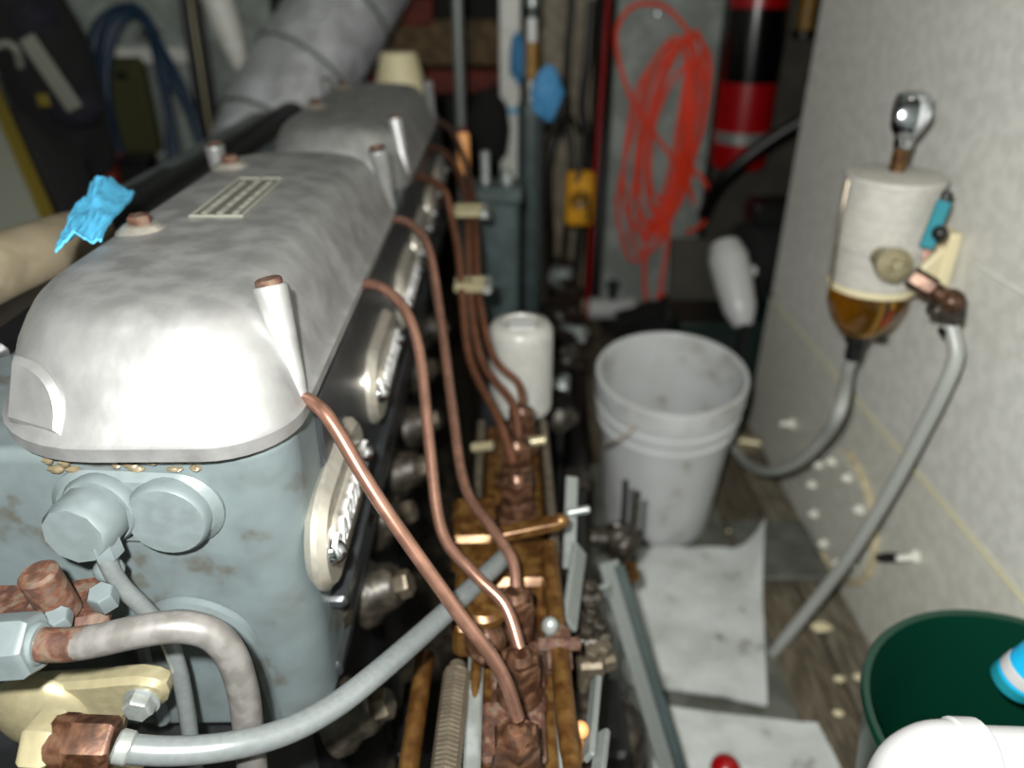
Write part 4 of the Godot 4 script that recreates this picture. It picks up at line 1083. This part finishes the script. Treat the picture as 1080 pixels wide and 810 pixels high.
	var cr := Vector3(0.5518, 0.3036, -1.7658) - Vector3(0, 0.045, 0)
	var gc := thing("green_crate", "dark green crate on the floor behind the white bucket", "crate", Vector3(cr.x, 0, cr.z))
	part("crate_body", mold().box(Vector3(cr.x + 0.01, cr.y / 2, cr.z), Vector3(0.26, cr.y, 0.15), 0.01), mats.dark_green, gc)
	part("crate_lid", mold().box(Vector3(cr.x + 0.01, cr.y + 0.008, cr.z), Vector3(0.27, 0.022, 0.165), 0.006), mats.dark_green, gc)
	var lp := thing("leaning_panel", "plain grey board leaning behind the pale scoop", "board", Vector3(0.5433, 0.2339, -2.0690))
	part("board", mold().box(Vector3(0.5653, 0.2436, -2.0739), Vector3(0.18, 0.24, 0.02), 0.004, Basis(Vector3.RIGHT, -0.25)).box(Vector3(0.5653, 0.2436, -2.0739) - Vector3(0, 0.26, -0.02), Vector3(0.05, 0.36, 0.02), 0.003), mats.hull_dark, lp)
	# white cylinder and clutter on the floor
	var w0 := Vector3(0.3554, 0.0500, -2.3368)
	var wc := thing("white_cylinder", "small white cylinder lying on the floor below the orange cord", "cylinder", w0 - Vector3(0, 0.03, 0))
	part("cylinder_body", mold().rod(w0 + Vector3(-0.08, 0, 0), w0 + Vector3(0.08, 0, 0.0), 0.036, 24, 0.006), mats.clean_white, wc)
	part("cap", mold().rod(w0 + Vector3(-0.10, 0, 0), w0 + Vector3(-0.078, 0, 0), 0.030), mats.cream_plastic, wc)
	part("valve", mold().rod(w0 + Vector3(0.0, 0.03, 0), w0 + Vector3(0.0, 0.075, 0), 0.014).ball(w0 + Vector3(0, 0.08, 0), Vector3(0.024, 0.02, 0.02), 12), mats.dark_green, wc)
	var bg := Vector3(0.5141, 0.0500, -2.1806)
	var bag := thing("black_sack", "crumpled black sack on the floor behind the bucket's rim", "sack", Vector3(bg.x, 0, bg.z))
	var nz := FastNoiseLite.new()
	nz.seed = 6
	nz.frequency = 0.015
	part("sack_body", mold().ball(Vector3(bg.x, 0.06, bg.z), Vector3(0.17, 0.07, 0.10), 22, 0.5, nz), mats.soft_black, bag)
	# ---- pipes, filters and hoses between engine and panel
	var v0 := Vector3(0.0628, 0.7679, -1.8159)
	var vp := thing("standpipe", "grey green standpipe with white and orange fittings on top", "pipe", Vector3(v0.x, 0, v0.z))
	part("lower_pipe", mold().rod(Vector3(v0.x, 0.0, v0.z), v0, 0.030, 24), mats.grey_green, vp)
	var q := v0
	for g in [[0.012, 0.05, "pale_steel"], [0.015, 0.075, "amber_paint"], [0.012, 0.05, "clean_white"], [0.017, 0.02, "dark_green"], [0.014, 0.05, "pale_steel"], [0.009, 0.12, "grey_bar"]]:
		part("fitting", mold().rod(q - Vector3(0, 0.002, 0), q + Vector3(0, g[1], 0), g[0], 18), mats[g[2]], vp)
		q += Vector3(0, g[1], 0)
	var v1 := Vector3(0.0270, 0.7283, -2.4532)
	var pst := thing("white_post", "pale grey square post rising behind the filter housing", "post", Vector3(v1.x, 0, v1.z))
	part("post_body", mold().box(Vector3(v1.x - 0.006, 1.05, v1.z), Vector3(0.062, 2.1, 0.05), 0.005), mats.tank_paint, pst)
	part("blue_band", mold().box(Vector3(v1.x - 0.006, v1.y - 0.07, v1.z), Vector3(0.068, 0.016, 0.056), 0.003), mats.cyan, pst)
	var v2 := Vector3(-0.1156, 0.8322, -2.1701)
	var dp := thing("thin_post", "thin dark grey pole in front of the brown shelves", "pole", Vector3(v2.x, 0, v2.z))
	part("pole", mold().rod(Vector3(v2.x, 0, v2.z), Vector3(v2.x, 2.1, v2.z), 0.014, 16), mats.grey_bar, dp)
	var rg := Vector3(0.0976, 0.7908, -1.7938)
	var rag := thing("rag", "light blue rag hanging beside the standpipe", "rag", rg)
	part("rag_cloth", mold().ball(rg, Vector3(0.034, 0.052, 0.02), 20, 0.5, nz), mats.blue_dim, rag)
	var rg2 := Vector3(0.0458, 0.8067, -2.4042)
	var rag2 := thing("rag", "small dim blue rag on the pale square post", "rag", rg2)
	part("rag_cloth", mold().ball(rg2, Vector3(0.025, 0.06, 0.018), 18, 0.5, nz), mats.blue_dim, rag2)
	var bk := Vector3(0.1190, 0.7543, -1.8534)
	part("rag_arm", mold().tube([v0 + Vector3(0.0, -0.06, 0), bk + Vector3(-0.01, -0.045, 0.0), bk + Vector3(0.014, -0.02, 0), bk + Vector3(0.02, 0.03, 0)], 0.009, 12), mats.black_iron, vp)
	# pale duct boards
	var t0 := Vector3(0.1894, 0.4011, -2.5029)
	var db := thing("duct_board", "pale tan vertical duct board beside the yellow reel", "board", Vector3(t0.x, 0, t0.z))
	part("board", mold().box(Vector3(t0.x, 0.78, t0.z), Vector3(0.17, 1.56, 0.05), 0.006), mats.pale_tan, db)
	var jb := Vector3(0.1856, 0.7981, -2.6250)
	var jn := thing("junction_box", "grey junction box with a dark cap above the duct board", "box", jb)
	part("box_body", mold().box(jb, Vector3(0.10, 0.10, 0.07), 0.006), mats.grey_bar, jn)
	part("dark_cap", mold().ball(jb + Vector3(-0.01, 0.075, 0), Vector3(0.07, 0.035, 0.04), 16), mats.navy, jn)
	part("back_bar", mold().box(Vector3(jb.x, jb.y + 0.14, jb.z - 0.03), Vector3(0.05, 0.5, 0.03), 0.003), mats.pale_tan, jn)
	var mr := Vector3(0.1531, 0.9176, -2.6895)
	var ml := thing("maroon_disc", "small maroon round lamp above the junction box", "lamp", mr)
	part("disc", mold().lathe(mr, Vector3(0, 0.2, 1), [Vector2(0.025, 0), Vector2(0.034, 0.005), Vector2(0.034, 0.02), Vector2(0.02, 0.03)], 20), mats.maroon, ml)
	# black hoses rising to the ceiling
	for k in 4:
		var runs: Array = [
			[Vector3(0.2490, 0.9602, -2.3822), Vector3(0.2443, 0.8143, -2.3721), Vector3(0.2334, 0.6852, -2.3711), Vector3(0.2582, 0.5199, -2.3730), Vector3(0.2430, 0.3147, -2.3652), Vector3(0.2266, 0.0587, -2.3416)],
			[Vector3(0.1980, 0.9833, -2.4178), Vector3(0.1851, 0.8134, -2.3836), Vector3(0.1859, 0.6653, -2.3269), Vector3(0.1997, 0.5101, -2.2889), Vector3(0.1882, 0.3123, -2.2738), Vector3(0.1836, 0.0747, -2.2712)],
			[Vector3(0.1786, 0.6444, -2.2931), Vector3(0.1455, 0.5961, -2.2675), Vector3(0.1309, 0.5023, -2.2628), Vector3(0.1405, 0.3438, -2.2685), Vector3(0.1459, 0.2084, -2.3093), Vector3(0.1530, 0.0361, -2.3643)],
			[Vector3(0.2969, 0.9543, -2.6168), Vector3(0.3124, 0.7181, -2.5354), Vector3(0.3104, 0.5006, -2.4642), Vector3(0.3045, 0.2700, -2.4086), Vector3(0.3066, 0.0322, -2.3719)]][k]
		var hs := thing("black_hose", ["black hose hanging leftmost of those before the tan duct board", "black hose curving past the junction box", "short black hose bent over like a hook beside the tan board", "black hose hanging next to the red cable"][k], "hose", runs[-1])
		part("hose_length", mold().tube(runs, [0.013, 0.010, 0.012, 0.012][k], 12, 6), mats.rubber, hs)
	var rc := thing("red_cable", "thin red cable hanging along the grey bulkhead panel's left edge", "cable", Vector3(0.2777, 0.0664, -2.3225))
	part("cable_length", mold().tube([Vector3(0.2913, 0.9843, -2.3493), Vector3(0.2827, 0.8200, -2.3067), Vector3(0.2748, 0.6478, -2.2712), Vector3(0.2697, 0.4605, -2.2616), Vector3(0.2690, 0.2803, -2.2784), Vector3(0.2681, 0.0225, -2.2990)], 0.006, 8, 6), mats.red_cable, rc)
	var yr := Vector3(0.2127, 0.4691, -2.1306)
	var yb := thing("yellow_reel", "yellow and black reel hanging in front of the tan duct board", "reel", yr)
	part("reel_body", mold().box(yr, Vector3(0.078, 0.15, 0.05), 0.01), mats.yellow, yb)
	part("reel_core", mold().lathe(yr + Vector3(-0.004, 0.0, 0.022), Vector3(0, 0, 1), [Vector2(0.022, 0), Vector2(0.026, 0.004), Vector2(0.020, 0.010), Vector2(0.008, 0.006)], 20), mats.amber_paint, yb)
	part("strap", mold().rod(yr + Vector3(-0.01, 0.05, 0.028), yr + Vector3(0.0, 0.17, 0.0), 0.007).rod(yr + Vector3(0, 0.165, 0), Vector3(yr.x, yr.y + 0.165, t0.z + 0.02), 0.007).rod(yr + Vector3(0.02, 0.02, 0.026), yr + Vector3(0.025, -0.06, 0.026), 0.006), mats.rubber, yb)
	# valve cluster at the foot of the duct
	var vm := thing("valve_manifold", "cluster of dark oily valves and black pipe behind the white oil canister", "valves", Vector3(0.1, 0, -1.6))
	part("pipe_run", mold().tube([Vector3(0.1027, 0.2530, -0.7791), Vector3(0.1090, 0.2488, -0.9470), Vector3(0.1314, 0.2432, -1.1707), Vector3(0.1558, 0.2493, -1.4574), Vector3(0.1703, 0.2376, -1.7914), Vector3(0.1870, 0.2049, -2.0573)], 0.015, 14, 6), mats.rubber, vm)
	part("pipe_joint", mold().hex(Vector3(0.1201, 0.2416, -1.0565), Vector3(0.1240, 0.2471, -1.1047), 0.024), mats.oily_iron, vm)
	part("pipe_joint", mold().hex(Vector3(0.1545, 0.2538, -1.4938), Vector3(0.1580, 0.2551, -1.5625), 0.026), mats.oily_iron, vm)
	part("base_beam", mold().bar(Vector3(0.075, 0.012, -1.1), Vector3(0.17, 0.012, -1.95), 0.10, 0.024, Vector3.UP), mats.black_iron, vm)
	for k in 9:
		var at: Vector3 = [Vector3(0.1466, 0.3446, -1.8490), Vector3(0.1609, 0.3018, -1.8259), Vector3(0.1258, 0.3077, -1.6592), Vector3(0.1570, 0.2948, -1.5952), Vector3(0.0869, 0.3487, -1.4774), Vector3(0.1250, 0.3131, -1.4579), Vector3(0.0917, 0.3348, -1.2770), Vector3(0.1613, 0.2785, -1.7567), Vector3(0.0914, 0.3455, -1.1352)][k]
		var vv := part("valve", mold().ball(at, Vector3(0.034, 0.03, 0.032), 14, 0.5, nz), mats.oily_iron if k % 3 else mats.grey_bar, vm)
		part("valve_stem", mold().rod(Vector3(at.x, 0, at.z), at, 0.011), mats.black_iron, vv)
		part("hand_wheel", mold().lathe(at + Vector3(0, 0.03, 0), Vector3(0.2, 1, 0.1), [Vector2(0.006, 0), Vector2(0.024, 0.004), Vector2(0.026, 0.010), Vector2(0.018, 0.012), Vector2(0.005, 0.009)], 18), mats.black_iron, vv)
	# ---- shelves behind the engine
	var sh := thing("shelf", "brown wooden shelf against the far wall, behind the grey duct", "shelf", Vector3(-0.1, 0.3, -3.2))
	for k in 3:
		var y: float = [1.02, 0.78, 1.28][k]
		part("shelf_board", mold().box(Vector3(-0.15, y, -3.2), Vector3(0.90, 0.03, 0.36), 0.003), mats.wood_tan, sh)
	for s in [-1, 1]:
		part("upright", mold().box(Vector3(-0.15 + s * 0.43, 0.75, -3.2), Vector3(0.03, 1.5, 0.36), 0.003), mats.wood_tan, sh)
	var f0 := Vector3(-0.2054, 0.8083, -2.9900)
	var pl := thing("wood_plank", "broad tan plank across the brown shelves", "plank", f0)
	part("plank_body", mold().box(f0, Vector3(0.62, 0.15, 0.03), 0.004), mats.wood_tan, pl)
	var f1 := Vector3(-0.2100, 0.6790, -2.9800)
	var rb := thing("wood_plank", "reddish brown plank below the broad tan one", "plank", f1)
	part("plank_body", mold().box(f1, Vector3(0.62, 0.08, 0.03), 0.004), mats.wood_red, rb)
	var f2 := Vector3(-0.3292, 0.9090, -3.0000)
	var rx := thing("wood_block", "brown block beside the top of the silver duct", "block", f2)
	part("block_body", mold().box(f2, Vector3(0.17, 0.09, 0.08), 0.004), mats.wood_red, rx)
	var f3 := Vector3(-0.0433, 0.6323, -2.2890)
	var sk := thing("black_sack", "black sack hanging between the thin pole and the pale post", "sack", f3)
	part("sack_body", mold().ball(f3, Vector3(0.06, 0.11, 0.05), 20, 0.3, nz), mats.soft_black, sk)
	part("hanger", mold().rod(f3 + Vector3(0, 0.09, 0), f3 + Vector3(0.02, 0.12, -0.02), 0.006), mats.rubber, sk)
	var cn := Vector3(-0.2495, 0.8240, -1.9743)
	var cf := thing("cream_funnel", "cream tapered pot standing behind the second valve cover", "pot", Vector3(cn.x, 0.6, cn.z))
	part("pot_body", mold().lathe(cn - Vector3(0, 0.06, 0), Vector3.UP, [Vector2(0.066, 0), Vector2(0.064, 0.01), Vector2(0.044, 0.092), Vector2(0.040, 0.096)], 28), mats.cream_plastic, cf)
	part("neck", mold().rod(Vector3(cn.x, 0.50, cn.z), cn - Vector3(0, 0.055, 0), 0.035), mats.grey_bar, cf)


func build_port_side() -> void:
	var nz := FastNoiseLite.new()
	nz.seed = 14
	nz.frequency = 0.012
	# ---- silver flexible duct
	var du := thing("silver_duct", "wide silver wrapped exhaust duct rising behind the engine", "duct", Vector3(-0.5, 0.3, -1.9))
	part("duct_body", mold().tube([Vector3(-0.7282, 0.1927, -1.9701), Vector3(-0.6938, 0.4310, -2.0748), Vector3(-0.6456, 0.6154, -2.1731), Vector3(-0.5664, 0.7627, -2.2966), Vector3(-0.4607, 0.9341, -2.4555), Vector3(-0.3283, 1.1538, -2.6172), Vector3(-0.2192, 1.3475, -2.6972)], 0.148, 36, 12, [], 0.004), mats.silver_foil, du, "", 0.3)
	for k in 3:
		var a: Vector3 = [Vector3(-0.6392, 0.6329, -2.1881), Vector3(-0.5623, 0.7715, -2.3070), Vector3(-0.4652, 0.9247, -2.4448)][k]
		var b: Vector3 = [Vector3(-0.6301, 0.6505, -2.2031), Vector3(-0.5529, 0.7851, -2.3198), Vector3(-0.4552, 0.9390, -2.4580)][k]
		part("wire_band", mold().lathe(a, b - a, [Vector2(0.149, -0.004), Vector2(0.1515, -0.002), Vector2(0.1515, 0.006), Vector2(0.149, 0.008)], 36), mats.grey_bar, du)
	# ---- blue hose coil on the left bulkhead
	var hc := Vector3(-1.0338, 0.8917, -2.4200)
	var co := thing("hose_coil", "dark blue hose coiled over a peg on the left bulkhead", "hose", hc)
	part("peg", mold().rod(hc + Vector3(0, -0.02, 0.05), Vector3(hc.x, hc.y - 0.02, -2.53), 0.012), mats.grey_bar, co)
	for k in 5:
		var pts: Array = [
			[Vector3(-1.1349, 0.4975, -2.2980), Vector3(-1.1688, 0.6128, -2.3375), Vector3(-1.1699, 0.7636, -2.3866), Vector3(-1.1313, 0.8863, -2.4292), Vector3(-1.0611, 0.9300, -2.4417), Vector3(-1.0112, 0.8766, -2.4228), Vector3(-0.9922, 0.7382, -2.3812), Vector3(-0.9724, 0.5863, -2.3324), Vector3(-0.9642, 0.4830, -2.2985)],
			[Vector3(-1.1068, 0.4851, -2.2910), Vector3(-1.1466, 0.5882, -2.3240), Vector3(-1.1535, 0.7393, -2.3734), Vector3(-1.1205, 0.8670, -2.4188), Vector3(-1.0721, 0.9204, -2.4367), Vector3(-1.0247, 0.8959, -2.4332), Vector3(-0.9989, 0.7879, -2.3977), Vector3(-0.9844, 0.6620, -2.3618), Vector3(-0.9925, 0.4830, -2.2988)],
			[Vector3(-1.2123, 0.8096, -2.4435), Vector3(-1.1802, 0.8899, -2.4544), Vector3(-1.1092, 0.9344, -2.4548), Vector3(-1.0449, 0.9204, -2.4364), Vector3(-0.9896, 0.8429, -2.4044), Vector3(-0.9440, 0.7539, -2.3789), Vector3(-0.9091, 0.6497, -2.3544), Vector3(-0.8988, 0.5452, -2.3312), Vector3(-0.9173, 0.4806, -2.3081)],
			[Vector3(-1.1409, 0.5245, -2.3012), Vector3(-1.1751, 0.6894, -2.3571), Vector3(-1.1917, 0.8122, -2.4129), Vector3(-1.1531, 0.9007, -2.4372), Vector3(-1.0828, 0.9395, -2.4471), Vector3(-1.0286, 0.9156, -2.4336), Vector3(-0.9770, 0.7636, -2.3845), Vector3(-0.9340, 0.6866, -2.3745), Vector3(-0.8959, 0.5577, -2.3378)],
			[Vector3(-1.1130, 0.5072, -2.2916), Vector3(-1.1519, 0.6374, -2.3505), Vector3(-1.1534, 0.8131, -2.4016), Vector3(-1.1102, 0.9108, -2.4319), Vector3(-1.0454, 0.9351, -2.4329), Vector3(-1.0004, 0.8622, -2.4149), Vector3(-0.9814, 0.6894, -2.3549), Vector3(-0.9657, 0.5347, -2.3161)]][k]
		part("hose_turn", mold().tube(pts, 0.0135, 12, 6), mats.blue_hose, co)
	# ---- rods on the bulkhead
	for k in 3:
		var a: Vector3 = [Vector3(-0.9071, 0.9783, -2.4400), Vector3(-0.9020, 0.9778, -2.4700), Vector3(-0.8696, 0.9783, -2.4400)][k]
		var b: Vector3 = [Vector3(-0.9395, 0.5604, -2.4400), Vector3(-0.9273, 0.5547, -2.4700), Vector3(-0.8956, 0.5603, -2.4400)][k]
		var rd := thing("bulkhead_pipe", ["black pipe left of the pale rod on the bulkhead", "pale tan rod between two black pipes", "black pipe right of the pale rod on the bulkhead"][k], "pipe", Vector3(a.x, b.y, a.z))
		part("pipe_length", mold().rod(a, b - Vector3(0, 0.4, 0), [0.014, 0.016, 0.012][k]), [mats.rubber, mats.cream_brass, mats.rubber][k], rd)
	# batten and olive box on the bulkhead
	var bt := Vector3(-1.1107, 0.8094, -2.5050)
	var ba := thing("batten", "pale horizontal batten on the left bulkhead behind the blue hose", "batten", bt)
	part("batten_body", mold().box(bt, Vector3(0.34, 0.045, 0.03), 0.004), mats.tank_paint, ba)
	var ov := Vector3(-1.1438, 0.6651, -2.4900)
	var ob := thing("olive_case", "dark olive case hanging inside the blue hose coil", "case", ov)
	part("case_body", mold().box(ov, Vector3(0.125, 0.28, 0.05), 0.01), mats.olive, ob)
	part("clasp", mold().box(ov + Vector3(0, 0.09, 0.027), Vector3(0.03, 0.02, 0.006), 0.002), mats.black_iron, ob)
	# pale fender hanging by the duct
	var fn := Vector3(-0.7591, 0.8919, -2.3227)
	var fd := thing("fender", "pale tapering fender hanging between the rods and the silver duct", "fender", fn)
	part("fender_body", mold().tube([fn + Vector3(-0.03, 0.24, 0), fn + Vector3(-0.022, 0.12, 0), fn, fn + Vector3(0.02, -0.09, 0), fn + Vector3(0.028, -0.125, 0)], 0.04, 22, 5, [0.040, 0.044, 0.040, 0.026, 0.008]), mats.tank_paint, fd)
	part("hanger", mold().rod(fn + Vector3(-0.03, 0.22, 0), fn + Vector3(-0.04, 0.72, 0), 0.006), mats.rubber, fd)
	# ---- dark bags hanging on the left
	var g0 := Vector3(-1.0601, 0.8441, -1.9032)
	var bg := thing("dark_bag", "black and navy bag with a pale tag hanging on the left", "bag", g0)
	part("bag_body", mold().ball(g0, Vector3(0.105, 0.28, 0.08), 26, 0.2, nz, Basis(Vector3.BACK, 0.16)), mats.soft_black, bg)
	var gt := Vector3(-0.9494, 0.8381, -1.7285)
	part("tag", mold().box(gt, Vector3(0.036, 0.155, 0.006), 0.002, Basis(Vector3.BACK, 0.42)), mats.dull_white, bg, "pale paper tag")
	part("yellow_patch", mold().box(Vector3(-0.9626, 0.7897, -1.6970), Vector3(0.024, 0.026, 0.008), 0.002), mats.olive_edge, bg)
	part("navy_pocket", mold().ball(Vector3(-0.9583, 0.7633, -1.8020), Vector3(0.06, 0.045, 0.05), 18, 0.3, nz), mats.navy, bg)
	part("navy_pocket", mold().ball(Vector3(-1.0381, 0.9360, -1.8727), Vector3(0.06, 0.05, 0.05), 18, 0.3, nz), mats.navy, bg)
	part("strap", mold().tube([Vector3(-1.0820, 0.8856, -1.7782), Vector3(-1.0537, 0.8928, -1.7817), Vector3(-1.0400, 0.8777, -1.7848), Vector3(-1.0511, 0.8459, -1.8019)], 0.009, 10), mats.dull_white, bg)
	part("hanger", mold().rod(g0 + Vector3(-0.03, 0.25, 0), Vector3(g0.x - 0.05, 2.1, g0.z), 0.008), mats.rubber, bg)
	var j0 := Vector3(-0.9666, 0.6309, -1.6176)
	var jk := thing("dark_jacket", "black jacket slumped below the tagged bag, behind the white board", "jacket", Vector3(j0.x, 0, j0.z))
	part("jacket_body", mold().ball(j0 - Vector3(0, 0.02, 0), Vector3(0.10, 0.17, 0.09), 24, 0.25, nz, Basis(Vector3.BACK, 0.3)).ball(Vector3(j0.x, j0.y - 0.30, j0.z), Vector3(0.12, 0.26, 0.10), 22, 0.25, nz).ball(Vector3(j0.x, 0.16, j0.z), Vector3(0.14, 0.17, 0.12), 22, 0.25, nz), mats.soft_black, jk)
	# white board with its yellow edge
	var w0 := Vector3(-0.8013, 0.7438, -1.3359)
	var wb := thing("edged_board", "white board with a yellow edge leaning at the picture's left border", "board", Vector3(w0.x - 0.08, 0, w0.z))
	var a0 := Vector3(-0.9056, 0.8027, -1.4367)
	var a1 := Vector3(-0.7615, 0.6583, -1.2442)
	var dn := (a1 - a0).normalized()
	a0 -= dn * 0.15
	var fl := a1 + dn * ((a1.y - 0.60) / -dn.y)
	part("rest", mold().box(Vector3(fl.x - 0.15, 0.30, fl.z + 0.0), Vector3(0.36, 0.598, 0.12), 0.006), mats.black_iron, wb)
	var back := Vector3(-0.34, 0.0, 0.05)
	var bs := mold()
	bs.begin()
	var th := Vector3(0.01, 0.0, -0.022)
	for q in [[Vector3.ZERO, 1], [th, 0]]:
		bs.quad(a0 + q[0], fl + q[0], fl + back + q[0], a0 + back + q[0]) if q[1] else bs.quad(a0 + q[0], a0 + back + q[0], fl + back + q[0], fl + q[0])
	bs.quad(a0, a0 + th, fl + th, fl); bs.quad(a0 + back, fl + back, fl + back + th, a0 + back + th)
	bs.quad(a0, a0 + back, a0 + back + th, a0 + th); bs.quad(fl, fl + th, fl + back + th, fl + back)
	part("board_face", bs.done(), mats.dull_white, wb)
	part("yellow_edge", mold().bar(a0 + Vector3(0.006, 0, -0.010), fl + Vector3(0.006, 0, -0.010), 0.008, 0.026, Vector3(0, 0, 1)), mats.olive_edge, wb, "yellow edging")
	# clutter between bulkhead and engine: low shelf with brown and white bits
	var l0 := Vector3(-1.0224, 0.5801, -1.9881)
	var ls := thing("low_shelf", "cluttered low shelf under the blue hose coil", "shelf", Vector3(l0.x + 0.1, 0, l0.z))
	part("shelf_top", mold().box(Vector3(l0.x - 0.09, l0.y - 0.05, l0.z), Vector3(0.32, 0.03, 0.20), 0.004), mats.pale_tan, ls)
	part("shelf_leg", mold().box(Vector3(l0.x - 0.22, (l0.y - 0.06) / 2, l0.z), Vector3(0.04, l0.y - 0.06, 0.16), 0.004), mats.black_iron, ls)
	part("shelf_leg", mold().box(Vector3(l0.x + 0.03, (l0.y - 0.06) / 2, l0.z), Vector3(0.04, l0.y - 0.06, 0.16), 0.004), mats.black_iron, ls)
	var items := [["wood_red", Vector3(-1.0272, 0.5886, -1.9927), 0.08, "small reddish box on the low shelf below the blue coil"], ["black_iron", Vector3(-0.9349, 0.5886, -1.9917), 0.07, "dark box in the middle of the low shelf"]]
	for it in items:
		var bx: Vector3 = it[1]
		var bi := thing("small_box", it[3], "box", Vector3(bx.x, l0.y - 0.035, bx.z), "boxes on the low shelf")
		part("box_body", mold().box(Vector3(bx.x, l0.y - 0.035 + 0.03, bx.z), Vector3(it[2], 0.06, 0.07), 0.004), mats[it[0]], bi)
		part("box_lid", mold().box(Vector3(bx.x, l0.y - 0.035 + 0.064, bx.z), Vector3(it[2] + 0.006, 0.012, 0.076), 0.003), mats[it[0]], bi)
	# blue glove or rag over the cover's far-left edge
	var r0 := Vector3(-0.3327, 0.8360, -0.5620)
	var r1 := Vector3(-0.3560, 0.8360, -0.7304)
	var rg := thing("rag", "bright blue rag lying over the left edge of the near valve cover", "rag", r0)
	var rn := FastNoiseLite.new()
	rn.seed = 31
	rn.frequency = 1.4
	var shape := func(u: float, v: float) -> Vector3:
		return Vector3(0, 0.008 + 0.010 * rn.get_noise_2d(u * 1.4, v * 1.6) + 0.004 * sin(u * 7.0 + v * 5.0) - 0.006 * pow(2.0 * u - 1.0, 2.0), 0)
	part("rag_cloth", mold().sheet(Vector3(-0.3439, 0.8300, -0.5665), Vector3(-0.3162, 0.8360, -0.5853), Vector3(-0.3447, 0.8380, -0.7153), Vector3(-0.3755, 0.8500, -0.6957), 22, 0.0025, shape), mats.blue_rag, rg)
